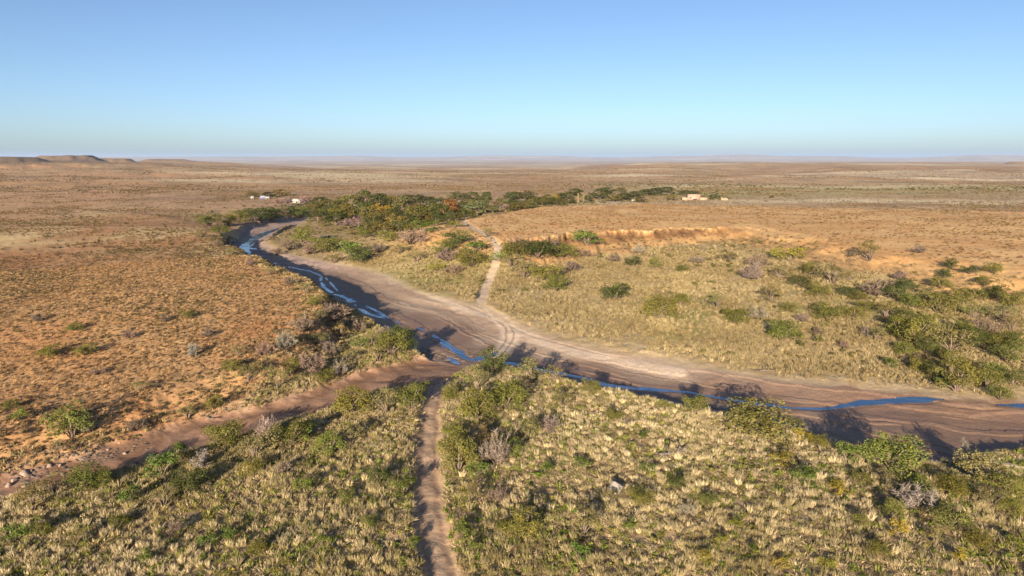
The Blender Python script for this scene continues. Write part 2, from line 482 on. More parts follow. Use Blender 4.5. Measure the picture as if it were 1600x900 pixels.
# ------------------------------------------------------------------ mesh helpers
def mesh_np(name, verts, quads=None, tris=None, attrs=None, material=None, smooth=False):
    me = bpy.data.meshes.new(name)
    verts = np.asarray(verts, np.float32)
    nq = 0 if quads is None else len(quads); ntr = 0 if tris is None else len(tris)
    me.vertices.add(len(verts)); me.vertices.foreach_set('co', verts.ravel())
    loops = []
    if nq: loops.append(np.asarray(quads, np.int32).ravel())
    if ntr: loops.append(np.asarray(tris, np.int32).ravel())
    if loops:
        lp = np.concatenate(loops)
        me.loops.add(len(lp)); me.loops.foreach_set('vertex_index', lp)
        me.polygons.add(nq + ntr)
        st = np.concatenate([np.arange(nq) * 4, nq * 4 + np.arange(ntr) * 3]).astype(np.int32)
        me.polygons.foreach_set('loop_start', st)
        if smooth: me.polygons.foreach_set('use_smooth', np.ones(nq + ntr, bool))
    me.update(calc_edges=True)
    for k, v in (attrs or {}).items():
        v = np.asarray(v, np.float32)
        if v.ndim == 2:
            a = me.attributes.new(k, 'FLOAT_COLOR', 'POINT')
            a.data.foreach_set('color', np.concatenate([v, np.ones((len(v), 1), np.float32)], 1).ravel())
        else:
            a = me.attributes.new(k, 'FLOAT', 'POINT'); a.data.foreach_set('value', v)
    if material: me.materials.append(material)
    return me


def link(name, me, parent=None, **props):
    o = bpy.data.objects.new(name, me); COL.objects.link(o)
    if parent: o.parent = parent
    for k, v in props.items(): o[k] = v
    return o


class MB:
    def __init__(s): s.v = []; s.q = []; s.t = []

    def tube(s, pts, rads, n=6):
        pts = [Vector(p) for p in pts]; b = len(s.v)
        for i, p in enumerate(pts):
            d = (pts[min(i + 1, len(pts) - 1)] - pts[max(i - 1, 0)]).normalized()
            u = d.orthogonal().normalized(); w = d.cross(u)
            for k in range(n):
                a = 2 * math.pi * k / n
                s.v.append(tuple(p + (u * math.cos(a) + w * math.sin(a)) * rads[i]))
        for i in range(len(pts) - 1):
            for k in range(n):
                s.q.append((b + i * n + k, b + i * n + (k + 1) % n, b + (i + 1) * n + (k + 1) % n, b + (i + 1) * n + k))
        for e, off in ((0, b), (1, b + (len(pts) - 1) * n)):
            c = len(s.v); s.v.append(tuple(pts[0] if e == 0 else pts[-1]))
            for k in range(n):
                s.t.append((off + (k + 1) % n, off + k, c) if e == 0 else (off + k, off + (k + 1) % n, c))

    def box(s, x0, x1, y0, y1, z0, z1):
        b = len(s.v)
        s.v += [(x0, y0, z0), (x1, y0, z0), (x1, y1, z0), (x0, y1, z0), (x0, y0, z1), (x1, y0, z1), (x1, y1, z1), (x0, y1, z1)]
        s.q += [(b, b + 3, b + 2, b + 1), (b + 4, b + 5, b + 6, b + 7), (b, b + 1, b + 5, b + 4), (b + 1, b + 2, b + 6, b + 5), (b + 2, b + 3, b + 7, b + 6), (b + 3, b, b + 4, b + 7)]

    def gable(s, x0, x1, y0, y1, z0, h, th=.18):
        """pitched roof, ridge along x, with thickness"""
        b = len(s.v); ym = (y0 + y1) / 2
        for x in (x0, x1):
            s.v += [(x, y0, z0), (x, ym, z0 + h), (x, y1, z0), (x, y0, z0 - th), (x, ym, z0 + h - th), (x, y1, z0 - th)]
        A, B = b, b + 6
        s.q += [(A, B, B + 1, A + 1), (A + 1, B + 1, B + 2, A + 2), (A + 3, A + 4, B + 4, B + 3), (A + 4, A + 5, B + 5, B + 4), (A, A + 3, B + 3, B), (A + 2, B + 2, B + 5, A + 5),
                (A, A + 1, A + 4, A + 3), (A + 1, A + 2, A + 5, A + 4), (B, B + 3, B + 4, B + 1), (B + 1, B + 4, B + 5, B + 2)]

    def mesh(s, name, material, smooth=False):
        return mesh_np(name, s.v, s.q or None, s.t or None, None, material, smooth)


# ------------------------------------------------------------------ the ground sheet
fine = np.linspace(R(-43), R(43), 1150)
coarse = np.linspace(R(43), R(317), 50)[1:-1]
AZ = np.concatenate([fine, coarse])
rad = [2.0]
while rad[-1] < 50: rad.append(rad[-1] * 1.12)
rr_ = 50.0; rad = [q for q in rad if q < 49] + [rr_]
while rr_ < 72000:
    step = min(rr_ * rr_ / 40 * R(.032 if 92 < rr_ < 175 else .05) * (1 + (40 / rr_) ** 2), rr_ * (.006 if rr_ < 1500 else .011))
    rr_ += step; rad.append(rr_)
RAD = np.array(rad)
nr, na = len(RAD), len(AZ)
GX = (RAD[:, None] * np.sin(AZ)[None]).ravel(); GY = (RAD[:, None] * np.cos(AZ)[None]).ravel()
fg = fields(GX, GY)
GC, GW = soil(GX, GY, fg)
GZ = fg['z']
speck = ss(260, 520, fg['r']) * .8 * (1 - fg['kb']) * ss(30000, 8000, fg['r'])
speck = np.maximum(speck, .25 * fg['leftk'])
V = np.stack([GX, GY, GZ], 1)
i = np.arange(nr - 1)[:, None] * na; j = np.arange(na)[None]; j2 = (j + 1) % na
Q = np.stack([(i + j), (i + na + j), (i + na + j2), (i + j2)], -1).reshape(-1, 4)
Q = Q[:, ::-1]


def fmean(a): return a[Q].mean(1)


q_r = fmean(fg['r']); q_b = fmean(fg['kb']); q_w = fmean(fg['water']); q_t = fmean(np.minimum(fg['trk'], fg['trf'])); q_k = fmean(fg['cliffk'])
q_x = fmean(GX); q_y = fmean(GY)
cls = np.zeros(len(Q), int)
cls[(q_k > .04) & (q_k < .97) & (q_x > -4) & (q_x < 122) & (q_y < 360)] = 4
cls[q_t < 1.7] = 3
cls[(q_b > .5) & (q_t >= 1.7)] = 1
cls[(q_w < 0) & (q_b > .4)] = 2
cls[q_r > 2500] = 5
spec = [('ground', M_GROUND), ('river_bed', M_BED), ('water', M_WATER), ('dirt_track', M_TRACK), ('cliff', M_CLIFF), ('hills', M_HILLS)]
for k, (nm, m) in enumerate(spec):
    qs = Q[cls == k]
    if len(qs) == 0: continue
    u, inv = np.unique(qs, return_inverse=True)
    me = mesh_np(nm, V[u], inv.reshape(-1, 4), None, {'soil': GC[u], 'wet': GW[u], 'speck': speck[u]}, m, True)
    link(nm, me, kind='structure')


# ------------------------------------------------------------------ pixel -> ground point
def hits(px, py):
    px = np.asarray(px, float); py = np.asarray(py, float)
    t = np.geomspace(48, 6000, 700)
    dx, dy, dz = ray(px, py)
    X = dx[:, None] * t; Y = dy[:, None] * t; Z = CAM_Z + dz[:, None] * t
    H = fields(X.ravel(), Y.ravel(), False)['z'].reshape(X.shape)
    below = Z < H
    k = np.where(below.any(1), below.argmax(1), len(t) - 1)
    out = []
    for n_, kk in enumerate(k):
        a = max(kk - 1, 0)
        g0 = Z[n_, a] - H[n_, a]; g1 = Z[n_, kk] - H[n_, kk]
        s = g0 / (g0 - g1) if g0 != g1 else 0
        tt = t[a] + (t[kk] - t[a]) * np.clip(s, 0, 1)
        out.append((dx[n_] * tt, dy[n_] * tt, tt))
    o = np.array(out)
    z = fields(o[:, 0], o[:, 1], False)['z']
    return o[:, 0], o[:, 1], z, o[:, 2]       # t equals depth along the view axis


# ------------------------------------------------------------------ plant shapes
def leaf_quads(c, nrm, size, rg, aspect=.6):
    n = len(c)
    a = rg.normal(size=(n, 3)); u = np.cross(nrm, a); u /= np.linalg.norm(u, axis=1, keepdims=True) + 1e-9
    w = np.cross(nrm, u); w /= np.linalg.norm(w, axis=1, keepdims=True) + 1e-9
    s = size[:, None]
    v = np.stack([c - u * s, c - w * s * aspect, c + u * s, c + w * s * aspect], 1).reshape(-1, 3)
    q = np.arange(n * 4).reshape(-1, 4)
    return v, q


def clump_leaves(clumps, per, leaf, rg, low=-.25):
    C, NN, LV = [], [], []
    for (cx, cy, cz, cr, flat) in clumps:
        k = int(per * (cr / .2) ** 2)
        d = rg.normal(size=(k, 3)); d /= np.linalg.norm(d, axis=1, keepdims=True)
        d = d[d[:, 2] > low - .5]
        rr = cr * rg.uniform(.55, 1.08, len(d)) ** .6
        p = np.array([cx, cy, cz]) + d * rr[:, None] * np.array([1, 1, flat])
        p = p[p[:, 2] > .01]; d = d[:len(p)]
        C.append(p); nn = d + rg.normal(size=d.shape) * .55; nn /= np.linalg.norm(nn, axis=1, keepdims=True)
        NN.append(nn); LV.append(np.clip(rg.normal(.5, .2, len(p)) + rg.normal(0, .14), 0, 1))
    C = np.concatenate(C); NN = np.concatenate(NN); LV = np.concatenate(LV)
    v, q = leaf_quads(C, NN, leaf * rg.uniform(.7, 1.35, len(C)), rg)
    return v, q, np.repeat(LV, 4), np.repeat((rg.random(len(C)) < .12).astype(float), 4)


def shrub_mesh(style, seed):
    """unit shrub: about 1 wide and 1 high, standing on the origin; returns foliage mesh and stem mesh"""
    rg = np.random.default_rng(seed); cl = []
    stems = MB()
    if style in ('dense', 'open', 'herb'):
        nc = {'dense': 24, 'open': 20, 'herb': 14}[style]
        for k in range(nc):
            a = rg.uniform(0, 2 * math.pi); rd = .40 * math.sqrt(rg.random())
            top = {'dense': .86, 'open': .9, 'herb': .75}[style]
            zz = (.18 + rg.random() * .55) if style != 'open' else (.3 + rg.random() * .52)
            zz = min(zz, top * math.sqrt(max(.05, 1 - (rd / .52) ** 2)))
            cr = rg.uniform(.11, .2) if style != 'open' else rg.uniform(.08, .16)
            cl.append((rd * math.cos(a), rd * math.sin(a), zz, cr, .8))
        leaf = {'dense': .020, 'open': .020, 'herb': .032}[style]
        per = {'dense': 210, 'open': 200, 'herb': 95}[style]
        v, q, lv, lw = clump_leaves(cl, per, leaf, rg)
        fol = mesh_np('shrub_foliage', v, q, None, {'lv': lv, 'lw': lw}, M_LEAF)
        for c in cl[::2]:
            m = Vector((c[0] * .35, c[1] * .35, c[2] * .5))
            stems.tube([(rg.uniform(-.03, .03), rg.uniform(-.03, .03), -.05), m, c[:3]], [.022, .014, .006], 5)
        return fol, stems.mesh('shrub_stems', M_BARK)
    # leafless: bundle of bare twigs
    V_, T_, LV = [], [], []
    for k in range(26):
        a = rg.uniform(0, 2 * math.pi); el = rg.uniform(.35, 1.45); L = rg.uniform(.45, .95)
        d = np.array([math.cos(a) * math.cos(el), math.sin(a) * math.cos(el), math.sin(el)])
        mid = d * L * .5 + rg.normal(size=3) * .04; end = d * L * np.array([.62, .62, 1.0]) + rg.normal(size=3) * .05
        stems.tube([(rg.uniform(-.04, .04), rg.uniform(-.04, .04), -.04), mid, end], [.016, .010, .004], 4)
        for j in range(44):
            t = rg.uniform(.25, 1); p = mid + (end - mid) * (t - .25) / .75 if t > .25 else mid
            dd = d * .5 + rg.normal(size=3) * .6; dd /= np.linalg.norm(dd)
            ln = rg.uniform(.07, .2); sd = np.cross(dd, rg.normal(size=3)); sd /= np.linalg.norm(sd) + 1e-9
            wd = rg.uniform(.006, .012); b = len(V_)
            V_ += [p - sd * wd, p + sd * wd, p + dd * ln]; T_.append((b, b + 1, b + 2)); LV += [rg.uniform(.2, .9)] * 3
    V_ = np.array(V_); V_[:, 2] = np.abs(V_[:, 2])
    fol = mesh_np('shrub_twigs', V_, None, T_, {'lv': LV, 'lw': np.zeros(len(V_))}, M_TWIG)
    return fol, stems.mesh('shrub_stems', M_BARK)


def tree_mesh(style, seed):
    rg = np.random.default_rng(seed); cl = []; tr = MB(); lim = MB()
    th = {'round': .32, 'tall': .3, 'poplar': .16, 'bare': .25}[style]
    lean = rg.normal(size=2) * .03
    tr.tube([(0, 0, -.06), (lean[0] * .5, lean[1] * .5, th * .5), (lean[0], lean[1], th), (lean[0] * 1.3, lean[1] * 1.3, .62)], [.045, .034, .028, .012], 8)
    if style == 'bare':
        V_, T_, LV = [], [], []
        for k in range(14):
            a = rg.uniform(0, 2 * math.pi); el = rg.uniform(.3, 1.4); L = rg.uniform(.4, .7)
            d = np.array([math.cos(a) * math.cos(el), math.sin(a) * math.cos(el), math.sin(el)])
            s0 = np.array([lean[0], lean[1], th * rg.uniform(.6, 1.2)]); end = s0 + d * L * np.array([.8, .8, 1])
            lim.tube([s0, s0 + d * L * .5 + rg.normal(size=3) * .03, end], [.018, .011, .004], 5)
            for j in range(95):
                t = rg.uniform(.3, 1); p = s0 + (end - s0) * t
                dd = d * .4 + rg.normal(size=3) * .6; dd /= np.linalg.norm(dd); ln = rg.uniform(.07, .2)
                sd = np.cross(dd, rg.normal(size=3)); sd /= np.linalg.norm(sd) + 1e-9; wd = rg.uniform(.006, .012); b = len(V_)
                V_ += [p - sd * wd, p + sd * wd, p + dd * ln]; T_.append((b, b + 1, b + 2)); LV += [rg.uniform(.2, .9)] * 3
        cr = mesh_np('bare_crown', V_, None, T_, {'lv': LV, 'lw': np.zeros(len(V_))}, M_TWIG)
        return cr, tr.mesh('tree_trunk', M_BARK), lim.mesh('tree_limbs', M_BARK)
    nc = 34
    for k in range(nc):
        a = rg.uniform(0, 2 * math.pi)
        if style == 'poplar':
            zz = rg.uniform(.16, .94); rd = .07 * math.sin(math.pi * min(1, (zz - .05))) * rg.random() + .01; c = (rd * math.cos(a), rd * math.sin(a), zz, rg.uniform(.05, .085), 1.3)
        else:
            u = rg.random(); zz = .26 + .62 * u
            env = math.sin(math.pi * (.16 + .78 * u)) ** .7 * (.46 if style == 'round' else .34)
            rd = env * math.sqrt(rg.uniform(.15, 1)); c = (rd * math.cos(a), rd * math.sin(a), zz, rg.uniform(.1, .17), .8)
        cl.append(c)
    v, q, lv, lw = clump_leaves(cl, 90 if style != 'poplar' else 130, .034 if style != 'poplar' else .02, rg)
    cr = mesh_np('tree_crown', v, q, None, {'lv': lv, 'lw': lw}, M_LEAF)
    for c in cl[::3]:
        s0 = Vector((lean[0], lean[1], min(th * rg.uniform(.7, 1.2), c[2] * .8)))
        lim.tube([s0, s0.lerp(Vector(c[:3]), .5) + Vector((0, 0, .02)), c[:3]], [.017, .010, .004], 5)
    return cr, tr.mesh('tree_trunk', M_BARK), lim.mesh('tree_limbs', M_BARK)


# kinds: style, colour range (albedo), words
KIND = {
    'o': ('dense', (.155, .155, .042), 'olive', 'rounded'),
    'd': ('dense', (.08, .095, .03), 'dark green', 'dense'),
    'g': ('herb', (.115, .155, .034), 'bright green', 'leafy'),
    'y': ('herb', (.24, .215, .04), 'yellow-green', 'leafy'),
    'p': ('open', (.20, .175, .075), 'pale olive', 'open'),
    'b': ('twig', (.20, .145, .11), 'brown', 'leafless'),
    'w': ('twig', (.25, .21, .18), 'grey', 'leafless'),
}
# shrubs seen in the photograph: pixel of the foot, width and height in pixels, kind
S = '''962 473 50 30 d;1030 503 58 38 o;1067 479 32 20 o;1123 484 34 24 p;1150 509 42 28 o;1190 502 40 18 w;1227 538 56 34 o;1208 474 40 28 p;1300 504 50 26 o;1308 448 50 32 p;1180 440 40 30 b;1222 438 34 22 p
1240 490 30 16 o;1380 468 62 30 b;1478 492 58 36 o;1392 502 40 30 p;1440 545 62 46 o;1418 514 36 30 d;1500 562 70 44 p;1508 620 62 54 o;1562 596 32 28 g;1395 580 26 20 g;1462 594 32 24 o;1532 472 40 20 o;1592 484 40 30 o
1575 506 44 26 p;1545 526 50 28 b;1592 550 42 30 o;1345 472 30 14 o;1356 528 24 16 b;1190 418 42 18 b;990 418 28 17 d;1026 420 24 17 o;960 411 30 14 b;1068 426 24 12 o;1002 396 22 13 w;1090 413 28 13 b;1140 412 36 18 p
1240 407 52 24 y;1366 412 42 34 p;1490 421 24 16 d;1480 438 22 18 d;1442 396 26 12 b;1270 430 34 22 o;1330 440 26 16 p;1410 440 30 14 b;1545 450 30 16 o;1530 500 36 20 p;1450 515 34 24 o;1480 535 40 28 p;1420 560 34 22 o
1540 590 30 24 p;1475 610 26 18 g;1570 630 36 24 o;1255 505 24 14 b;1280 525 22 14 b;1320 545 22 12 b;1355 490 32 20 o;1590 520 40 26 p;1560 545 34 22 o;1510 530 36 26 o
540 407 52 30 g;500 397 50 28 o;562 414 40 28 d;470 382 40 28 o;482 398 40 20 b;450 392 30 18 b;640 387 52 24 b;608 380 40 18 o;680 354 34 19 d;708 356 24 12 o;660 368 52 14 g;715 388 50 26 d;690 402 42 22 o;740 402 40 22 g
735 422 52 26 o;700 412 40 18 b;572 372 30 14 o;600 376 30 12 p;650 412 34 14 p;680 427 30 14 y;710 430 32 18 b;800 407 50 24 o;842 414 60 30 d;880 407 50 24 o;870 457 42 26 o;850 442 60 24 o;820 437 50 22 p;920 391 52 15 g
860 400 42 22 b;915 404 30 14 b;810 390 42 18 b;800 422 42 20 p;782 412 30 16 g;895 425 34 16 b;760 372 30 10 p;520 392 34 18 p;590 398 34 14 b;625 400 32 12 p;430 402 26 12 b;520 414 30 14 p
320 352 42 20 o;352 354 32 18 o;395 347 52 22 d;418 346 40 20 d;300 347 28 12 p;440 336 30 16 b;372 347 34 20 o;460 342 40 20 d;340 366 28 14 o;355 378 30 16 p;490 336 30 18 o
442 548 32 30 w;470 522 42 28 b;520 508 60 26 b;560 548 32 18 g;608 564 52 44 o;630 560 38 48 d;430 612 42 38 p;482 592 56 36 b;385 604 40 32 p;360 584 30 20 o;530 594 30 24 w;505 604 36 22 o;100 694 66 52 o;124 684 34 24 w
70 562 40 18 o;125 560 40 16 o;300 560 22 22 w;322 528 24 12 b;22 662 30 22 g;10 642 24 16 o;215 615 30 16 p;150 588 26 12 b;55 505 22 12 b;110 520 26 12 o;255 505 20 12 b;290 500 26 14 o;200 530 24 12 b;370 560 26 18 p
410 560 34 24 b;330 648 34 24 o;290 660 30 20 p;210 680 30 22 b;455 585 30 24 o;540 570 30 18 p;580 545 30 20 p;600 530 28 18 w;560 520 30 18 b;530 530 34 22 p;510 560 36 22 b;495 540 34 20 p;590 572 30 22 p
420 430 20 12 p;450 446 22 14 b;475 460 22 16 p;490 478 24 16 o;500 500 26 18 p;390 416 20 12 b;360 400 20 12 p;335 386 20 12 b;310 372 18 10 p;515 488 26 16 b;540 500 24 16 p
245 754 52 42 g;292 774 60 34 d;122 772 60 40 o;75 778 40 32 p;272 718 32 24 g;340 704 62 44 o;392 724 62 42 p;450 704 60 44 o;477 694 40 32 g;512 718 52 38 o;542 654 62 44 o;600 652 52 42 p;640 645 50 44 o;412 694 42 40 w
200 794 42 32 g;630 782 42 30 g;590 764 40 32 d;470 774 32 24 g;320 862 32 22 g;355 847 30 22 g;18 850 44 30 g;226 884 32 24 g;42 806 50 40 p;155 765 36 30 o;250 800 40 30 p;180 830 34 24 o;110 860 36 24 p;400 870 34 22 o;545 700 40 30 p;440 745 30 20 b
575 830 30 20 o;500 860 30 20 g;640 860 26 18 g;390 745 34 26 o;310 735 36 26 w;60 840 30 24 o;270 840 30 20 b;540 790 30 22 o
715 745 64 62 o;777 735 52 52 b;746 750 38 24 g;740 664 60 50 o;770 588 50 44 d;745 614 42 34 p;792 644 62 44 o;832 606 60 40 p;925 618 30 28 o;868 598 34 22 p;1090 652 44 34 o;1205 694 110 54 o;1175 668 50 30 p;1408 746 92 58 o
1330 728 44 34 g;1285 703 30 20 o;1552 750 72 54 p;1520 740 42 40 w;1452 775 44 26 g;1390 765 40 26 p;1442 806 62 44 w;1400 815 40 30 o;1500 836 62 34 o;820 850 62 44 o;912 856 62 46 p;905 885 38 32 g;1006 794 42 26 o
1150 832 28 18 y;1127 857 24 17 y;1106 884 28 19 y;1230 732 42 18 y;1316 776 42 16 y;1270 764 52 26 g;1405 844 32 34 y;1380 875 40 26 o;1510 884 32 22 y;1592 864 32 22 y;1222 893 32 16 y;1296 893 30 14 y;1500 780 50 30 o;1560 800 46 30 p
800 720 40 30 o;825 690 44 32 p;860 680 40 24 b;760 700 40 30 p;850 745 32 20 g;910 735 34 16 g;1015 742 26 16 g;1060 768 30 22 d;1110 792 30 18 o;960 792 40 22 p;1075 810 30 20 w;990 835 30 22 g;725 850 40 26 g;740 872 28 22 g;735 800 40 34 p;780 790 34 26 b;790 835 30 20 o;880 640 40 24 p
700 630 30 24 o;710 690 34 26 o;1540 860 40 24 o;1405 470 40 26 d;1430 485 36 24 o;1455 470 30 20 p;1510 480 40 26 o;1565 470 34 22 d;1410 530 44 34 o;1460 560 40 30 d;1490 575 36 28 o;1530 545 46 34 d;1580 570 44 34 o;1440 585 34 24 o;1550 610 44 32 o;1590 605 36 28 d;1285 465 36 22 o;1255 450 34 20 d;1340 500 34 20 o;1375 535 32 22 p;1330 465 30 18 d;1560 430 30 18 o;1520 430 26 14 d;1420 455 30 20 d;1475 455 34 20 o;1470 860 40 26 p;1350 830 30 22 o;1590 810 40 28 o;1180 870 26 14 g;1260 690 34 20 y;960 660 30 18 o;1010 690 24 14 g;1580 770 44 30 o;1350 760 34 22 o'''
shr = []
for part in S.replace('\n', ';').split(';'):
    a = part.split()
    if len(a) == 5: shr.append((float(a[0]), float(a[1]), float(a[2]), float(a[3]), a[4]))
PROTO = {}
for st in ('dense', 'open', 'herb', 'twig'):
    PROTO[st] = [shrub_mesh(st, 100 + 7 * k + len(st)) for k in range(4)]
hx, hy, hz, ht = hits([s[0] for s in shr], [s[1] for s in shr])
hf = fields(hx, hy)
ORD = ['', 'second', 'third', 'fourth', 'fifth', 'sixth', 'seventh', 'eighth', 'ninth', 'tenth', 'eleventh', 'twelfth', 'thirteenth', 'fourteenth', 'fifteenth', 'sixteenth', 'seventeenth',
       'eighteenth', 'nineteenth', 'twentieth']


def zone(k):
    px, py = shr[k][0], shr[k][1]
    if hf['far'][k] or py < 470:
        if px < 470 and py < 372 and hf['leftk'][k] < .5: return 'by the rocky upstream riverbed', 'shrubs by the upstream riverbed'
        if hf['leftk'][k] > .5: return 'on the brink of the orange plain', 'shrubs on the brink of the plain'
        if px < 765: return 'between the tree belt and the sand', 'shrubs between tree belt and sandy riverbed'
        if py < 430 and px < 960: return 'below the western end of the cliff' if False else 'between the sandy track and the cliff', 'shrubs below the cliff'
        if py < 445: return 'at the foot of the orange hillside', 'shrubs at the foot of the hillside'
        if -hf['bed'][k] < 14 and px > 1380: return 'on the pale cut bank across the river', 'shrubs on the cut bank'
        if px > 1370: return 'on the bushy slope across the river', 'shrubs on the bushy slope'
        return 'on the golden flat across the river', 'shrubs on the golden flat'
    if hf['leftk'][k] > .5:
        if hf['left'][k] > 10: return 'out on the open orange plain', 'shrubs on the open plain'
        return 'on the brink of the orange plain', 'shrubs on the brink of the plain'
    if py < 700 and px < 700 and hf['trib'][k] < 0 and hy[k] > np.interp(hx[k], [-60, -10], [95, 124]):
        return 'on the rough slope above the red gully', 'shrubs on the slope above the gully'
    if px < 690:
        return ('along the near edge of the red gully' if hf['trib'][k] > -7 else 'in straw grass between gully and track'), ('shrubs along the near gully edge' if hf['trib'][k] > -7 else 'shrubs between gully and track')
    if hf['bed'][k] > -7: return 'on the near river bank', 'shrubs on the near river bank'
    if hf['trk'][k] < 9: return 'beside the dirt track', 'shrubs beside the dirt track'
    return 'in straw grass between track and river', 'shrubs between track and river'


zs = [zone(k) for k in range(len(shr))]
bins = {}
for k, s in enumerate(shr):
    bins.setdefault((s[4], zs[k][0]), []).append(k)
label = {}
for (kd, zn), ks in bins.items():
    st, colr, cw, fw = KIND[kd]
    ks.sort(key=lambda k: math.hypot(hx[k] - FORD[0], hy[k] - FORD[1]))
    for n_, k in enumerate(ks):
        if len(ks) == 1: t = f'{cw} {fw} shrub {zn}'
        elif n_ == 0: t = f'{cw} {fw} shrub {zn}, nearest the ford'
        elif n_ == len(ks) - 1: t = f'{cw} {fw} shrub {zn}, farthest from the ford'
        else: t = f'{cw} {fw} shrub {zn}, {ORD[n_]} from the ford'
        label[k] = t
shrub_xy = []
for k, s in enumerate(shr):
    st, colr, cw, fw = KIND[s[4]]
    depth = ht[k]
    w = s[2] / F * depth * 1.12; h = s[3] / F * depth * 1.22
    h = max(h, .5 * w)
    e = bpy.data.objects.new('leafless_shrub' if st == 'twig' else 'shrub', None); COL.objects.link(e)
    e.empty_display_size = .5
    e.location = (hx[k], hy[k] + w * .3, float(fields(np.array([hx[k]]), np.array([hy[k] + w * .3]), False)['z'][0]))
    e.rotation_euler = (0, 0, rng.uniform(0, 6.28)); e.scale = (w, w, h)
    e['label'] = label[k]; e['category'] = 'shrub'; e['group'] = zs[k][1]
    fm, sm = PROTO[st][int(rng.integers(4))]
    f_ = link('twigs' if st == 'twig' else 'foliage', fm, e)
    j = rng.normal(1, .13) * np.array([rng.normal(1, .07), 1, rng.normal(1, .07)])
    f_.color = tuple(np.clip(np.array(colr) * j, .01, .6)) + (1,)
    link('stems', sm, e)
    shrub_xy.append((hx[k], hy[k] + w * .3, w))
shrub_xy = np.array(shrub_xy)

# ------------------------------------------------------------------ trees of the belt
TK = {'G': ('round', (.075, .085, .028), 'dark green'), 'O': ('round', (.14, .125, .036), 'olive'), 'W': ('tall', (.13, .145, .06), 'grey-green'), 'Y': ('round', (.27, .20, .035), 'yellow'),
      'R': ('round', (.22, .10, .035), 'rust red'), 'A': ('round', (.22, .14, .035), 'amber'), 'B': ('bare', (.24, .17, .15), 'grey-brown bare'), 'P': ('poplar', (.40, .33, .12), 'pale straw')}
T = '''565 342 30 24 G;600 352 30 22 O;615 345 26 22 G;635 352 24 18 G;648 343 28 20 O;672 343 26 18 G;660 335 26 16 O;622 333 26 18 G;575 345 28 22 O;590 362 30 16 O;610 366 26 14 G;572 364 26 16 O;530 345 30 22 O;542 336 26 18 O;518 337 24 16 G;505 340 22 14 O;640 366 22 12 O;655 362 20 12 G
720 330 24 14 G;735 325 26 13 O;748 322 24 12 G;782 326 28 14 O;800 326 26 12 G;820 325 26 12 O;832 328 24 11 G;862 320 28 11 G;872 321 24 9 O;690 352 24 14 O;712 346 22 12 G;735 338 22 13 O
550 333 34 28 O;570 331 28 33 G;595 333 42 30 G;588 343 24 24 Y;585 350 20 17 A;607 345 20 24 Y;628 343 36 36 W;560 357 34 22 B;655 350 40 28 O;690 346 30 26 G;660 325 40 20 G;685 327 28 18 G
648 332 16 12 R;620 357 34 22 O;580 358 28 24 G;642 356 24 16 G;600 370 42 20 O;628 367 34 18 O;540 344 34 22 O;525 352 32 22 G;545 357 30 18 B;512 342 28 18 G;530 334 28 20 G;610 328 30 22 O;640 323 34 18 G
715 320 30 20 G;738 318 24 18 G;760 318 22 18 G;745 338 40 24 W;703 340 30 28 R;775 326 24 15 B;792 321 26 16 G;803 318 30 18 G;823 316 32 17 G;838 321 26 13 O;812 330 40 13 O;848 321 26 12 O;770 332 26 12 W;728 345 30 18 G
716 338 22 18 W;675 338 30 20 O;668 350 28 18 A;700 352 24 14 G;790 330 22 12 B;755 327 26 13 O
868 317 12 14 Y;880 314 30 12 G;858 316 24 12 O;903 318 4 15 P;912 317 4 13 P;918 316 14 11 G;898 306 28 11 G;938 311 34 16 G;958 315 22 10 O;888 318 24 10 O;975 313 28 11 G;992 309 24 10 G;1008 306 26 10 G;1026 305 26 11 G;1040 302 28 10 G
1070 305 20 8 G;1084 306 16 8 G;1113 312 12 8 G;1121 310 10 8 G;950 303 22 10 G;1048 313 16 8 O;1000 316 20 8 O;970 301 20 8 O
450 322 26 14 B;474 320 20 14 B;487 320 30 17 B;500 322 22 14 G;435 322 26 12 B;512 328 30 16 O;497 345 26 16 G;470 340 26 14 G;455 337 22 12 B;524 342 26 16 O;440 306 24 10 O;420 308 24 8 G;395 308 20 8 O;533 322 20 14 O;507 318 16 10 W'''
trs = []
for part in T.replace('\n', ';').split(';'):
    a = part.split()
    if len(a) == 5: trs.append((float(a[0]), float(a[1]), float(a[2]), float(a[3]), a[4]))
TPROTO = {st: [tree_mesh(st, 300 + 11 * k + len(st)) for k in range(3)] for st in ('round', 'tall', 'poplar', 'bare')}
dx_, dy_, dz_ = ray([t[0] for t in trs], [t[1] for t in trs])
# trees stand on the valley floor behind the tableland, whose rim hides their feet
tt = np.full(len(trs), 0.0)
tz = np.full(len(trs), 1.0)
for it in range(6):
    tt = (tz - CAM_Z) / dz_
    tz = np.where(fields(dx_ * tt, dy_ * tt, False)['right'] > -25, 1.0, fields(dx_ * tt, dy_ * tt, False)['z'])
tx, ty = dx_ * tt, dy_ * tt
tf = fields(tx, ty, False); tz = tf['z']


def tzone(k):
    px = trs[k][0]
    if px < 536: return 'around the white farmhouses', 'trees around the farmhouses'
    if px < 700: return 'in the middle of the tree belt', 'trees of the belt'
    if px < 856: return 'in the tree belt behind the hillside', 'trees of the belt behind the hillside'
    return 'in the valley behind the tableland', 'trees in the far valley'


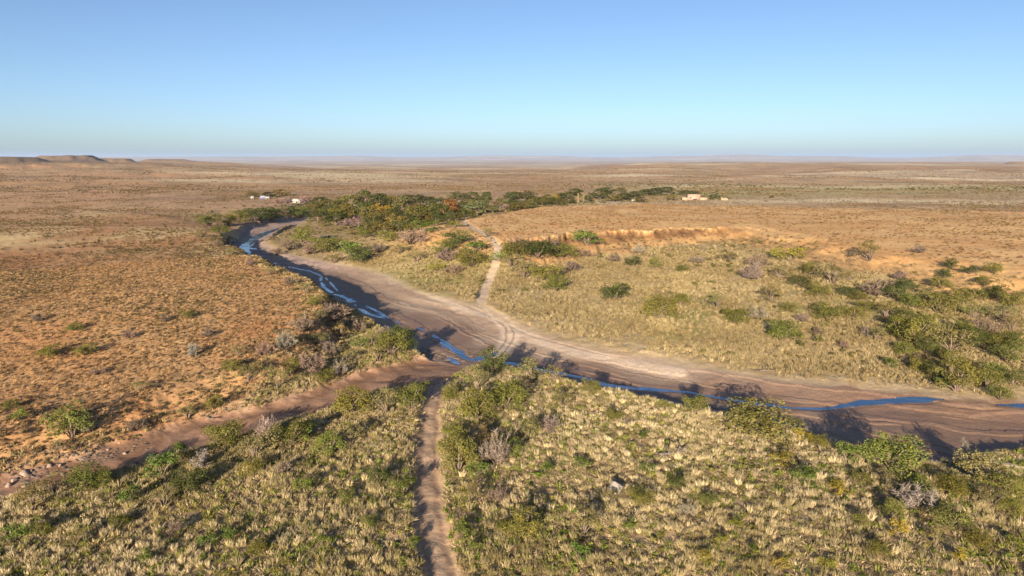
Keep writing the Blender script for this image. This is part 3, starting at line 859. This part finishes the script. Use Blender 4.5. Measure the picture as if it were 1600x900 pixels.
bins = {}
for k, t in enumerate(trs): bins.setdefault((t[4], tzone(k)[0]), []).append(k)
for (kd, zn), ks in bins.items():
    ks.sort(key=lambda k: math.hypot(tx[k] - FORD[0], ty[k] - FORD[1]))
    for n_, k in enumerate(ks):
        cw = TK[kd][2]; nm = 'poplar' if kd == 'P' else 'tree'
        if len(ks) == 1: t_ = f'{cw} {nm} {zn}'
        elif n_ == 0: t_ = f'{cw} {nm} {zn}, nearest the ford'
        elif n_ == len(ks) - 1: t_ = f'{cw} {nm} {zn}, farthest from the ford'
        else: t_ = f'{cw} {nm} {zn}, {ORD[n_]} from the ford'
        st, colr, _ = TK[kd]
        depth = tt[k]
        w = trs[k][2] / F * depth * (1.15 if st != 'poplar' else 1); h = trs[k][3] / F * depth * 1.08
        if st == 'poplar': w *= 4
        e = bpy.data.objects.new({'bare': 'leafless_tree', 'poplar': 'poplar_tree'}.get(st, 'tree'), None); COL.objects.link(e)
        e.location = (tx[k], ty[k], tz[k]); e.rotation_euler = (0, 0, rng.uniform(0, 6.28)); e.scale = (w, w, h + max(0, 0))
        e['label'] = t_; e['category'] = 'tree'; e['group'] = tzone(k)[1]
        cm, tm, lm = TPROTO[st][int(rng.integers(3))]
        o = link('crown', cm, e); j = rng.normal(1, .12) * np.array([rng.normal(1, .06), 1, rng.normal(1, .06)])
        o.color = tuple(np.clip(np.array(colr) * j, .01, .6)) + (1,)
        o = link('trunk', tm, e); link('limbs', lm, o)

# ------------------------------------------------------------------ buildings
M_WHITE = plain_material('white_limewash', (.44, .41, .37), .2, 1.5)
M_ROOFW = plain_material('white_painted_iron', (.50, .48, .45), .15, 1.0, .5)
M_ROOFG = plain_material('grey_iron', (.38, .38, .40), .15, 1.0, .5)
M_BLUE = plain_material('blue_paint', (.17, .2, .42), .15, 1.0)
M_PINK = plain_material('pale_pink_stone', (.34, .235, .185), .2, 1.2)
M_CREAM = plain_material('cream_stone', (.35, .26, .18), .2, 1.2)
M_DARK = plain_material('dark_opening', (.03, .028, .026), .2)
M_GLASS = plain_material('window_glass', (.05, .06, .07), .1, 1, .1)


def ground_at(x, y): return float(fields(np.array([x]), np.array([y]), False)['z'][0])


def place(px, py, z0=1.0):
    z = z0
    for _ in range(8):
        x, y = at(px, py, z); z = ground_at(float(x), float(y))
        z = min(z, z0 + 3)
    return float(x), float(y), z, float(y) / (cp + (450 - py) / F * sp)


def house(px, py, wpx, hpx, roofm, wallm, lab, cat='house', dep=5.0, rot=0.0, name='house'):
    x, y, z, depth = place(px, py)
    w = wpx / F * depth * .8; h = hpx / F * depth * .8
    e = bpy.data.objects.new(name, None); COL.objects.link(e); e.location = (x, y, z); e.rotation_euler = (0, 0, rot)
    e['label'] = lab; e['category'] = cat
    wh = h * .62
    m = MB(); m.box(-w / 2, w / 2, 0, dep, -.5, wh)
    b = len(m.v); m.v += [(-w / 2, 0, wh), (-w / 2, dep, wh), (-w / 2, dep / 2, h - .06), (w / 2, 0, wh), (w / 2, dep, wh), (w / 2, dep / 2, h - .06)]
    m.t += [(b, b + 2, b + 1), (b + 3, b + 4, b + 5)]
    link('wall', m.mesh('house_wall', wallm), e)
    m = MB(); m.gable(-w / 2 - .25, w / 2 + .25, -.3, dep + .3, wh, h - wh)
    link('roof', m.mesh('house_roof', roofm), e)
    m = MB(); m.box(-.45, .45, -.06, .02, 0, min(2.0, wh * .85)); link('door', m.mesh('house_door', M_DARK), e)
    for sx in (-.3, .3):
        m = MB(); m.box(sx * w - .5, sx * w + .5, -.05, .02, wh * .4, wh * .78); link('window', m.mesh('house_window', M_GLASS), e)
    return e


house(463, 317, 14, 7.5, M_ROOFW, M_WHITE, 'white farmhouse with bright roof among bare grey trees', dep=6)
house(411, 311, 11, 6, M_ROOFG, M_BLUE, 'small blue walled house beside the white shed on the plain', dep=5)
house(394, 311, 5, 5, M_ROOFW, M_WHITE, 'tiny white shed standing alone, farthest upstream of the farm buildings', 'shed', 3, name='shed')
house(478, 318, 6, 4, M_ROOFW, M_WHITE, 'low white outbuilding just beside the white farmhouse', 'shed', 3, name='shed')
house(418, 311, 6, 4.5, M_ROOFW, M_CREAM, 'cream outbuilding attached close to the blue walled house', 'shed', 4, name='shed')
house(555.5, 324, 7, 8, M_ROOFW, M_WHITE, 'white gabled building enclosed by the trees of the belt', 'house', 5)
house(608, 354, 9, 6, M_ROOFW, M_WHITE, 'small white shed in scrub just in front of the tree belt', 'shed', 2.6, .25, name='shed')
house(990, 315, 6, 4, M_ROOFW, M_WHITE, 'small white hut in the far valley behind the tableland', 'shed', 3, name='shed')

# flat roofed stone building behind the tableland rim
x, y, z, depth = place(1083, 313, 10)
px2m = depth / F
e = bpy.data.objects.new('stone_building', None); COL.objects.link(e); e.location = (x, y, z)
e['label'] = 'pale pink flat-roofed stone building with low wings behind the tableland'; e['category'] = 'building'
m = MB(); m.box(-7.5 * px2m, 11 * px2m, 0, 8, -1.0, 8.6 * px2m); link('wall', m.mesh('building_wall', M_PINK), e)
m = MB(); m.box(-7.5 * px2m - .2, 11 * px2m + .2, -.2, 8.2, 8.6 * px2m + .003, 8.6 * px2m + .3); link('roof', m.mesh('building_roof', M_CREAM), e)
m = MB(); m.box(-16 * px2m, -7.5 * px2m - .01, 1, 7, -1.0, 4.2 * px2m); link('wing', m.mesh('building_wing', M_CREAM), e)
m = MB(); m.box(11 * px2m + .01, 22.5 * px2m, 1, 7, -1.0, 4.0 * px2m); link('wing', m.mesh('building_wing', M_CREAM), e)
m = MB(); m.box(0, 6 * px2m, -.08, .05, .2, 1.9 * px2m); link('door', m.mesh('building_door', M_DARK), e)
m = MB(); m.box(-5 * px2m, -3.2 * px2m, -.06, .05, 3.2 * px2m, 5 * px2m); link('window', m.mesh('building_window', M_GLASS), e)
x, y, z, depth = place(1132, 313, 10)
m = MB()
for k in range(6): m.box(-3.0 + k * 1.0, -3.0 + (k + 1) * 1.0 - .004, 0, .6, -.6, 2.0 + rng.uniform(-.4, .4))
link('ruined_wall', m.mesh('ruined_wall', M_CREAM), None, label='short broken cream wall beside the pink stone building', category='wall').location = (x, y, z)


# ------------------------------------------------------------------ rocks and dead wood
def rock_mesh(seed, flat=.6, sub=3, material=M_ROCK, name='rock'):
    import bmesh
    rg = np.random.default_rng(seed)
    bm = bmesh.new(); bmesh.ops.create_icosphere(bm, subdivisions=sub, radius=.5)
    pl = [(rg.normal(size=3), rg.uniform(.3, .46)) for _ in range(12)]
    for v in bm.verts:
        p = np.array(v.co)
        for n_, d in pl:
            n1 = n_ / np.linalg.norm(n_); e_ = p @ n1 - d
            if e_ > 0: p = p - n1 * e_ * .92
        p = p + rg.normal(size=3) * .006
        p[2] *= flat
        v.co = p
    me = bpy.data.meshes.new(name); bm.to_mesh(me); bm.free(); me.materials.append(material)
    return me


M_PALE = plain_material('pale_sandstone', (.50, .42, .33), .3, 2.0, .9, .6, .15)
BOULDER = rock_mesh(931, .6, 3, M_PALE, 'boulder')
RP = [rock_mesh(900 + k, .55 + .1 * (k % 3)) for k in range(5)]
# pixel, width px, label
RK = [(965, 774, 30, 'large pale boulder among shrubs in straw grass between track and river'),
      (192, 712, 8, 'pale stone lying on the red gully floor, largest on the open floor'),
      (150, 705, 9, 'pale rock on the gully bank, uppermost of the rocky bank'), (139, 706, 8, 'pale rock on the gully bank, second from the upper end'), (128, 709, 9, 'pale rock on the gully bank, third from the upper end'),
      (118, 712, 8, 'pale rock on the gully bank, fourth from the upper end'), (109, 716, 9, 'pale rock on the gully bank, fifth from the upper end'), (101, 719, 9, 'pale rock on the gully bank, sixth from the upper end'),
      (92, 726, 14, 'tall pinkish outcrop block on the gully bank beside the dark shade'), (72, 730, 12, 'pinkish block on the gully bank just downstream of the tall outcrop'),
      (49, 736, 14, 'grey ledge rock at the lower gully, uppermost of the ledge'), (34, 744, 18, 'broad grey ledge rock at the lower gully, middle of the ledge'), (18, 752, 18, 'broad grey ledge rock at the lower gully, lowest in view'),
      (38, 757, 14, 'shaded grey rock on the gully floor under the ledge'), (12, 764, 16, 'shaded grey rock on the gully floor, lowest in view'), (98, 742, 8, 'small grey rock on the shaded gully floor below the outcrop'),
      (172, 702, 8, 'pale stone at the gully edge beside the upper end of the rocky bank'), (188, 698, 8, 'yellowish stone at the gully edge beside the dark shrub'), (664, 551, 9, 'pale block on the brink of the red gully beside the ford'),
      (674, 545, 12, 'flat rock slab in the shallows, farthest upstream of the ford slabs'), (684, 549, 14, 'flat rock slab in the shallows, second of the ford slabs'), (694, 553, 14, 'flat rock slab in the shallows, third of the ford slabs'),
      (704, 557, 13, 'flat rock slab in the shallows, fourth of the ford slabs'), (714, 561, 12, 'flat rock slab in the shallows, fifth of the ford slabs'), (724, 565, 11, 'flat rock slab in the shallows, closest of the ford slabs to the track'),
      (688, 557, 10, 'flat purple-grey slab on the gully side of the ford shallows'), (700, 563, 11, 'flat purple-grey slab where gully mud meets the ford')]
kx, ky, kz, kt = hits([q[0] + (rng.uniform(-4, 4) if q[0] < 400 else 0) for q in RK], [q[1] + (rng.uniform(-6, 5) if q[0] < 400 else 0) for q in RK])
for n_, q in enumerate(RK):
    o = link('boulder' if q[2] > 25 else 'rock', BOULDER if n_ == 0 else RP[n_ % 5], None, label=q[3], category='boulder' if q[2] > 25 else 'rock')
    if n_: o['group'] = 'rocks of the gully and the ford'
    w = q[2] / F * kt[n_] * (rng.uniform(.5, .95) if n_ else 1.0)
    fl = .16 if 'slab' in q[3] else 1.0
    o.location = (kx[n_], ky[n_] + w * .25, kz[n_] + (.1 if n_ else .3) * w * fl); o.scale = (w * rng.uniform(.9, 1.5), w * rng.uniform(.6, 1.0), w * fl); o.rotation_euler = (0, 0, rng.uniform(0, 6.28))


def log_thing(name, px, py, length, rad_, rotz, branches, lab, cat):
    x, y, z, t = [float(a[0]) for a in hits([px], [py])]
    m = MB(); rg = np.random.default_rng(int(px))
    pts = [Vector((-length / 2 + length * i_ / 6, rg.normal() * .12, rad_ * .8 + .1 * abs(rg.normal()))) for i_ in range(7)]
    m.tube(pts, [rad_ * (1 - .09 * i_) for i_ in range(7)], 8)
    o = link(name, m.mesh(name, M_DEADWOOD), None, label=lab, category=cat); o.location = (x, y, z); o.rotation_euler = (0, 0, rotz)
    for b in range(branches):
        p = pts[1 + b % 5]; d = Vector((rg.uniform(-.6, .8), rg.uniform(-1, 1), rg.uniform(.1, .8))).normalized() * length * rg.uniform(.2, .45)
        mm = MB(); mm.tube([p, p + d * .5 + Vector((0, 0, .1)), p + d], [rad_ * .45, rad_ * .3, rad_ * .12], 6)
        link('branch', mm.mesh('dead_branch', M_DEADWOOD), o)
    return o


log_thing('dead_tree', 1052, 711, 4.2, .28, .25, 9, 'fallen grey dead tree with forked branches in the straw grass', 'dead tree')
log_thing('driftwood_log', 1205, 580, 6.5, .16, -.05, 3, 'long thin driftwood log on the grassy far shore', 'log')
log_thing('driftwood_log', 325, 654, 3.0, .16, -.5, 3, 'short dark dead log at the rim of the red gully', 'log')
log_thing('driftwood_log', 1460, 598, 3.0, .12, .3, 4, 'small brown driftwood snag under the bushy slope', 'log')


# ------------------------------------------------------------------ scattered ground cover
def tuft_mesh(name, blades, spread, height, width, seed, droop=.5):
    rg = np.random.default_rng(seed); v, t, lv = [], [], []
    for k in range(blades):
        a = rg.uniform(0, 6.28); rr = spread * .35 * math.sqrt(rg.random()); h = height * rg.uniform(.55, 1)
        b0 = np.array([rr * math.cos(a), rr * math.sin(a), 0]); a2 = a + rg.normal() * .5; o = spread * rg.uniform(.1, 1) * droop
        tip = b0 + np.array([math.cos(a2) * o, math.sin(a2) * o, h]); w = width * rg.uniform(.6, 1.2); a3 = rg.uniform(0, 6.28)
        s = np.array([math.cos(a3), math.sin(a3), 0]) * w; b = len(v)
        mid = (b0 + tip) / 2 + np.array([0, 0, h * .12])
        v += [b0 - s * .6, b0 + s * .6, mid + s, mid - s, tip]; t += [(b, b + 1, b + 2), (b, b + 2, b + 3), (b + 3, b + 2, b + 4)]; lv += [rg.uniform(.2, .9)] * 5
    me = mesh_np(name, v, None, t, {'lv': lv, 'lw': np.zeros(len(v))}, M_TUFT)
    return bpy.data.objects.new(name, me)


def scrub_mesh(name, nleaf, leaf, seed, flat=.6):
    rg = np.random.default_rng(seed); cl = []
    for k in range(7):
        a = rg.uniform(0, 6.28); rd = .36 * math.sqrt(rg.random()); cl.append((rd * math.cos(a), rd * math.sin(a), flat * rg.uniform(.2, .75) * (1 - rd), rg.uniform(.13, .24), .8))
    v, q, lv, lw = clump_leaves(cl, nleaf, leaf, rg)
    return bpy.data.objects.new(name, mesh_np(name, v, q, None, {'lv': lv, 'lw': lw}, M_TUFT))


def proto_coll(name, objs):
    c = bpy.data.collections.new(name)
    for o in objs: c.objects.link(o)
    return c


C_TUFT = proto_coll('tuft_shapes', [tuft_mesh(f'tuft_a{k}', 64, 1.0, 1.0, .022, 40 + k, .42 + .1 * k) for k in range(4)])
C_GRASS = proto_coll('grass_shapes', [tuft_mesh(f'tuft_b{k}', 30, 1.0, 1.0, .035, 60 + k, .6) for k in range(3)])
C_SCRUB = proto_coll('scrub_shapes', [scrub_mesh(f'scrub_a{k}', 26, .075, 70 + k) for k in range(4)])
C_FAR = proto_coll('far_scrub_shapes', [scrub_mesh(f'scrub_b{k}', 9, .13, 80 + k) for k in range(3)])
C_STONE = proto_coll('stone_shapes', [bpy.data.objects.new(f'stone_{k}', rock_mesh(950 + k, .6, 1, M_ROCKI, 'stone')) for k in range(3)])


def scatter(name, coll, nprot, x, y, z, sc, rot, tint, lab, cat):
    n = len(x)
    me = bpy.data.meshes.new(name); me.vertices.add(n)
    me.vertices.foreach_set('co', np.stack([x, y, z], 1).astype(np.float32).ravel())
    def add(k, typ, key, arr):
        a = me.attributes.new(k, typ, 'POINT'); a.data.foreach_set(key, np.asarray(arr).ravel())
    add('scl', 'FLOAT_VECTOR', 'vector', sc.astype(np.float32))
    add('rot', 'FLOAT_VECTOR', 'vector', rot.astype(np.float32))
    add('tint', 'FLOAT_COLOR', 'color', np.concatenate([tint, np.ones((n, 1))], 1).astype(np.float32))
    add('idx', 'INT', 'value', rng.integers(0, nprot, n).astype(np.int32))
    o = link(name, me, None, kind='stuff', label=lab, category=cat)
    ng = bpy.data.node_groups.new(name, 'GeometryNodeTree')
    ng.interface.new_socket('Geometry', in_out='INPUT', socket_type='NodeSocketGeometry')
    ng.interface.new_socket('Geometry', in_out='OUTPUT', socket_type='NodeSocketGeometry')
    gi = ng.nodes.new('NodeGroupInput'); go = ng.nodes.new('NodeGroupOutput')
    ci = ng.nodes.new('GeometryNodeCollectionInfo'); ci.inputs['Collection'].default_value = coll
    ci.inputs['Separate Children'].default_value = True; ci.inputs['Reset Children'].default_value = True
    ip = ng.nodes.new('GeometryNodeInstanceOnPoints'); ip.inputs['Pick Instance'].default_value = True
    def attr(k, t):
        a = ng.nodes.new('GeometryNodeInputNamedAttribute'); a.data_type = t; a.inputs['Name'].default_value = k
        return a.outputs['Attribute']
    L = ng.links.new
    L(gi.outputs[0], ip.inputs['Points']); L(ci.outputs[0], ip.inputs['Instance'])
    L(attr('idx', 'INT'), ip.inputs['Instance Index'])
    er = ng.nodes.new('FunctionNodeEulerToRotation'); L(attr('rot', 'FLOAT_VECTOR'), er.inputs[0]); L(er.outputs[0], ip.inputs['Rotation'])
    L(attr('scl', 'FLOAT_VECTOR'), ip.inputs['Scale'])
    L(ip.outputs[0], go.inputs[0])
    md = o.modifiers.new('scatter', 'NODES'); md.node_group = ng
    return o


def wedge(n, r0, r1, half=42):
    r = np.sqrt(rng.uniform(r0 * r0, r1 * r1, n)); a = R(half) * rng.uniform(-1, 1, n)
    return r * np.sin(a), r * np.cos(a)


def near_boulder(x, y): return ss(1.1, 2.0, np.hypot(x - BX, y - BY))


def near_shrub(x, y):
    d = np.full(x.shape, 1e9)
    for sx, sy, w in shrub_xy:
        d = np.minimum(d, np.hypot(x - sx, y - sy) - w * .4)
    return d


def make(name, coll, npro, n, r0, r1, dens, size, col0, col1, lab, cat, aspect=(1, 1), var=.15, cseed=1, clr=20):
    x, y = wedge(n, r0, r1)
    f = fields(x, y)
    d = dens(x, y, f) * ss(0, .2, f['water']) * near_boulder(x, y)
    keep = rng.random(n) < d
    x, y = x[keep], y[keep]; f = {k: v[keep] for k, v in f.items()}
    m = len(x)
    s = rng.uniform(size[0], size[1], m) * rng.uniform(.8, 1.2, m)
    sc = np.stack([s * aspect[0], s * aspect[0], s * aspect[1] * rng.uniform(.75, 1.25, m)], 1)
    rot = np.stack([rng.normal(0, .08, m), rng.normal(0, .08, m), rng.uniform(0, 6.28, m)], 1)
    t = np.clip(fbm(x / clr, y / clr, cseed, 3) * 1.6 - .3 + rng.normal(0, .22, m), 0, 1)
    tint = lerp(col0, col1, t) * rng.normal(1, var, m)[:, None]
    tint = np.clip(tint, .01, .8)
    
    return scatter(name, coll, npro, x, y, f['z'] - .02, sc, rot, tint, lab, cat)


def clear(f): return (1 - ss(.3, .6, f['kb'] - .35 * (f['trib'] > f['bed'])) * (1 - f['isl'])) * ss(1.5, 2.2, np.minimum(f['trk'], f['trf']))


BX, BY = float(kx[0]), float(ky[0]) - .6


def front(f): return np.where(f['far'] | (f['leftk'] > .5), 0, 1) * (1 - ss(.02, .2, f['leftk'])) 


def bare(x, y, s=0): return ss(.38, .52, fbm(x / 9, y / 9, 201 + s, 3))


# foreground straw grass
make('straw_grass', C_TUFT, 4, 66000, 50, 175, lambda x, y, f: clear(f) * front(f) * (.15 + .85 * bare(x, y)) * (.35 + .65 * ss(.35, .6, fbm(x / 2.6, y / 2.6, 207, 2))), (.25, .9), (.32, .26, .12), (.56, .46, .28),
     'pale straw coloured grass tufts covering the foreground terrace', 'grass', (.85, 1.0), .22, 5)
make('green_grass', C_GRASS, 3, 36000, 50, 190, lambda x, y, f: clear(f) * front(f) * (.5 + ss(.42, .6, fbm(x / 13, y / 13, 211, 3))) * .6, (.3, .8), (.18, .215, .045), (.30, .265, .085),
     'low green grass patches among the straw tufts', 'grass', (1.0, .8), .18, 6)
make('low_herbs', C_SCRUB, 4, 40000, 50, 190, lambda x, y, f: clear(f) * front(f) * (.14 + ss(.4, .6, fbm(x / 10, y / 10, 221, 3)) * .42), (.3, 1.15), (.13, .185, .03), (.25, .205, .075),
     'low green and brown herbs between the grass tufts', 'ground cover', (1, .9), .2, 7)
make('matted_grass', C_GRASS, 3, 60000, 50, 180, lambda x, y, f: clear(f) * front(f) * (.4 + .6 * bare(x, y, 11)), (.5, 1.1), (.33, .25, .135), (.47, .375, .215),
     'matted dry grass between the straw tufts', 'grass', (1.5, .32), .2, 25, 7)
# golden grass of the far side terrace
make('golden_grass', C_GRASS, 3, 150000, 100, 330, lambda x, y, f: clear(f) * np.where(f['far'], 1, 0) * (1 - f['cx'] * ss(.01, .15, f['cliffk'])) * (1 - ss(.4, .95, f['cliffk'])) * (1 - f['leftk']) * ss(-2, 10, -f['bed']) * (.2 + .65 * bare(x, y, 3)) * ss(340, 200, f['r']),
     (.4, 1.0), (.255, .195, .095), (.38, .305, .165), 'golden grass on the flat across the river', 'grass', (1.0, .95), .14, 8, 14)
make('terrace_scrub', C_SCRUB, 4, 45000, 100, 420, lambda x, y, f: clear(f) * np.where(f['far'], 1, 0) * (1 - ss(.3, .9, f['cliffk'])) * (1 - f['leftk']) * ss(2, 12, -f['bed']) * (.06 + .30 * ss(.42, .66, fbm(x / 18, y / 18, 231, 3)) + .12 * ss(45, 90, x) * ss(190, 150, y)),
     (.5, 1.9), (.14, .125, .042), (.23, .17, .085), 'small olive scrub dotted over the far terrace', 'ground cover', (1, .85), .2, 9)
# scrub of the orange plains
make('plain_scrub', C_SCRUB, 4, 150000, 60, 300, lambda x, y, f: clear(f) * ss(.3, .8, f['leftk']) * (.28 + .4 * ss(.38, .62, fbm(x / 16, y / 16, 241, 3))), (.3, 1.05), (.13, .11, .048), (.24, .155, .09),
     'low brown scrub over the orange plain', 'ground cover', (1, .8), .2, 10)
make('plain_grass', C_GRASS, 3, 110000, 60, 260, lambda x, y, f: clear(f) * ss(.1, .5, f['leftk']) * (.45 + .3 * bare(x, y, 7)), (.22, .5), (.36, .212, .096), (.46, .305, .152),
     'short dry grass over the orange plain', 'grass', (1.2, .8), .15, 11)
make('slope_scrub', C_SCRUB, 4, 30000, 70, 260, lambda x, y, f: clear(f) * np.where(f['far'], 0, 1) * np.where(((f['leftk'] > .02) | (x < -14)) & (f['left'] > -26) & (f['left'] < 7) & ((f['trib'] > -30)), .42, 0), (.5, 1.5), (.15, .14, .05), (.30, .22, .13),
     'rough scrub on the slopes of the gully and the river bank', 'ground cover', (1, .9), .2, 12)
make('slope_grass', C_GRASS, 3, 40000, 70, 260, lambda x, y, f: clear(f) * np.where(f['far'], 0, 1) * np.where((f['left'] > -30) & (f['left'] < 3), .8, 0), (.4, .8), (.38, .28, .12), (.48, .38, .21),
     'dry grass on the slopes of the gully', 'grass', (1.1, .8), .15, 13)
make('tableland_scrub', C_SCRUB, 4, 60000, 250, 480, lambda x, y, f: ss(.3, .9, f['cliffk']) * (.10 + .3 * ss(.42, .6, fbm(x / 14, y / 14, 251, 3))), (.6, 1.5), (.20, .145, .06), (.27, .17, .10),
     'brown scrub over the orange tableland', 'ground cover', (1, .75), .2, 14)
make('far_scrub', C_FAR, 3, 150000, 280, 1000, lambda x, y, f: clear(f) * (1 - ss(.3, .9, f['cliffk']) * np.where(f['r'] < 480, 1, 0)) * (.06 + .55 * ss(.5, .66, fbm(x / 40, y / 40, 261, 3))), (.8, 1.9), (.155, .125, .05), (.25, .165, .095),
     'sparse scrub over the distant plain', 'ground cover', (1, .75), .2, 15)


make('distant_scrub', C_FAR, 3, 150000, 850, 2700, lambda x, y, f: .04 + .5 * ss(.5, .68, fbm(x / 90, y / 90, 301, 4)), (1.6, 3.6), (.14, .115, .055), (.24, .165, .10),
     'dark scrub dotting the plain far beyond the valley', 'ground cover', (1, .7), .2, 26)


def riverside(x, y, f):
    a = ss(-170, -150, x) * ss(20, -5, x) * ss(190, 230, y) * ss(430, 380, y) * (.02 + .28 * ss(.5, .64, fbm(x / 16, y / 22, 271, 3)))
    b = ss(28, 55, x) * ss(118, 130, y) * ss(330, 260, y) * (.01 + .16 * ss(.5, .66, fbm(x / 15, y / 20, 281, 3))) * (.7 + 1.2 * ss(50, 95, x))
    c = ss(-215, -190, x) * ss(-120, -150, x) * ss(330, 360, y) * ss(520, 470, y) * .12
    return (a + b + c) * clear(f) * ss(1, 5, -f['bed']) * (1 - ss(.1, .4, f['cliffk'])) * (1 - ss(.5, .9, f['leftk']))


make('riverside_bushes', C_SCRUB, 4, 20000, 120, 540, riverside, (1.3, 3.2), (.105, .11, .036), (.19, .16, .07), 'olive bushes too many to count around the larger shrubs across the river', 'bushes', (1, .85), .2, 18)


make('brink_bushes', C_SCRUB, 4, 26000, 112, 340, lambda x, y, f: clear(f) * np.where(f['far'], 0, 1) * ss(-10, -4, f['left']) * ss(6, 1, f['left']) * ss(108, 118, y) * .55 * (.35 + .65 * ss(.4, .55, fbm(x / 9, y / 9, 311, 2))), (.9, 2.3), (.12, .115, .04), (.22, .17, .095),
     'low bushes crowding the brink of the orange plain above the river', 'bushes', (1, .85), .2, 27)


def belt(x, y, f):
    d = np.full(x.shape, 1e9)
    for k in range(len(trs)):
        d = np.minimum(d, np.hypot(x - tx[k], y - ty[k]))
    return ss(16, 6, d) * .5 * (1 - ss(.1, .4, f['cliffk'])) * clear(f)


make('belt_undergrowth', C_SCRUB, 4, 16000, 360, 760, belt, (2.0, 4.2), (.085, .09, .03), (.155, .135, .055), 'olive undergrowth filling the tree belt', 'undergrowth', (1, .9), .2, 19)


def valley(x, y, f):
    a = np.exp(-((y - 700 - x * .12) / 55) ** 2) * ss(40, 90, x) * ss(330, 200, x)
    b = np.exp(-((y - 860 - x * .02) / 16) ** 2) * ss(250, 400, x) * .9
    c = np.exp(-((y - 470 + x * .3) / 40) ** 2) * ss(-260, -180, x) * ss(-40, -90, x) * .5
    d = np.exp(-((y - 1000 + x * .05) / 60) ** 2) * ss(60, 160, x) * ss(420, 300, x) * .6
    return np.clip(a + b + c + d, 0, 1) * clear(f) * .5


make('valley_bushes', C_FAR, 3, 26000, 400, 1150, valley, (2.0, 4.6), (.085, .09, .035), (.16, .135, .06), 'distant bushes lining the valley beyond the tableland', 'bushes', (1, .85), .2, 16)
make('river_stones', C_STONE, 3, 16000, 60, 480, lambda x, y, f: ss(.5, .9, f['kb']) * (np.where(f['trib'] > 0, .05 + .3 * ss(2.5, .3, f['trib']), 0) + np.where((y > 250) & (x < -50), .7, 0) + np.where(np.hypot(x + 10, y - 135) < 7, .9, 0)
     ),
     (.15, .5), (.36, .27, .20), (.50, .42, .34), 'loose stones on the river bed and along the gully', 'stones', (1.2, .8), .15, 17)

make('ford_stones', C_STONE, 3, 30000, 120, 178, lambda x, y, f: ss(1.15, .6, np.hypot((x + 15.0) / 9.5, (y - 146) / 6.5)) * ss(-.3, .3, f['water'] + .5) * .9, (.2, .8), (.30, .215, .16), (.46, .36, .28),
     'flat reddish stones of the rocky ford shallows', 'stones', (1.4, .35), .2, 21)
make('gully_stones', C_STONE, 3, 34000, 62, 125, lambda x, y, f: ss(1.2, .5, np.hypot((x + 58) / 17, (y - 86) / 9)) * ss(-6, -1, f['trib']) * ss(5.5, 2.0, f['trib']) * ss(.35, .6, fbm(x / 3, y / 3, 291, 2)) + ss(-2.2, -.6, f['trib']) * ss(1.2, .2, f['trib']) * .16 * np.where(x < -8, 1, 0),
     (.18, .75), (.27, .20, .15), (.42, .34, .27), 'broken pale stones of the rocky gully bank', 'stones', (1.2, .75), .2, 20)

# ------------------------------------------------------------------ air
m, nt, out = mat('haze')
pv = nt.nodes.new('ShaderNodeVolumePrincipled')
pv.inputs['Color'].default_value = (.5, .68, 1.0, 1)
pv.inputs['Density'].default_value = 2.6e-5
pv.inputs['Anisotropy'].default_value = 0.0
nt.links.new(pv.outputs[0], out.inputs['Volume'])
mb = MB(); mb.box(-76000, 76000, -76000, 76000, -140, 260)
link('haze', mb.mesh('haze', m), None, kind='stuff')

# ------------------------------------------------------------------ light
SUN_EL, SUN_AZ = R(14.0), R(13.0)       # light travels forward and a little to the right
d = Vector((math.sin(SUN_AZ) * math.cos(SUN_EL), math.cos(SUN_AZ) * math.cos(SUN_EL), -math.sin(SUN_EL)))
ld = bpy.data.lights.new('sun', 'SUN'); ld.energy = 5.0; ld.angle = R(.53); ld.color = (1.0, .83, .62)
lo = bpy.data.objects.new('sun', ld); COL.objects.link(lo); lo.rotation_euler = d.to_track_quat('-Z', 'Y').to_euler()
w = bpy.data.worlds.new('World'); scene.world = w; w.use_nodes = True
nt = w.node_tree; nt.nodes.clear()
sk = nt.nodes.new('ShaderNodeTexSky'); sk.sky_type = 'NISHITA'; sk.sun_disc = False
sk.sun_elevation = SUN_EL; sk.sun_rotation = R(180) + SUN_AZ
sk.altitude = 2000; sk.air_density = .8; sk.dust_density = 4.4; sk.ozone_density = 2.3
bg = nt.nodes.new('ShaderNodeBackground'); bg.inputs[1].default_value = .069
wo = nt.nodes.new('ShaderNodeOutputWorld')
nt.links.new(sk.outputs[0], bg.inputs[0]); nt.links.new(bg.outputs[0], wo.inputs[0])
scene.view_settings.view_transform = 'Standard'
scene.view_settings.look = 'None'
scene.view_settings.exposure = 1.22
scene.view_settings.gamma = 1.0
scene.cycles.use_denoising = True
scene.cycles.use_adaptive_sampling = False
scene.cycles.max_bounces = 5
scene.cycles.diffuse_bounces = 2
scene.cycles.volume_bounces = 0
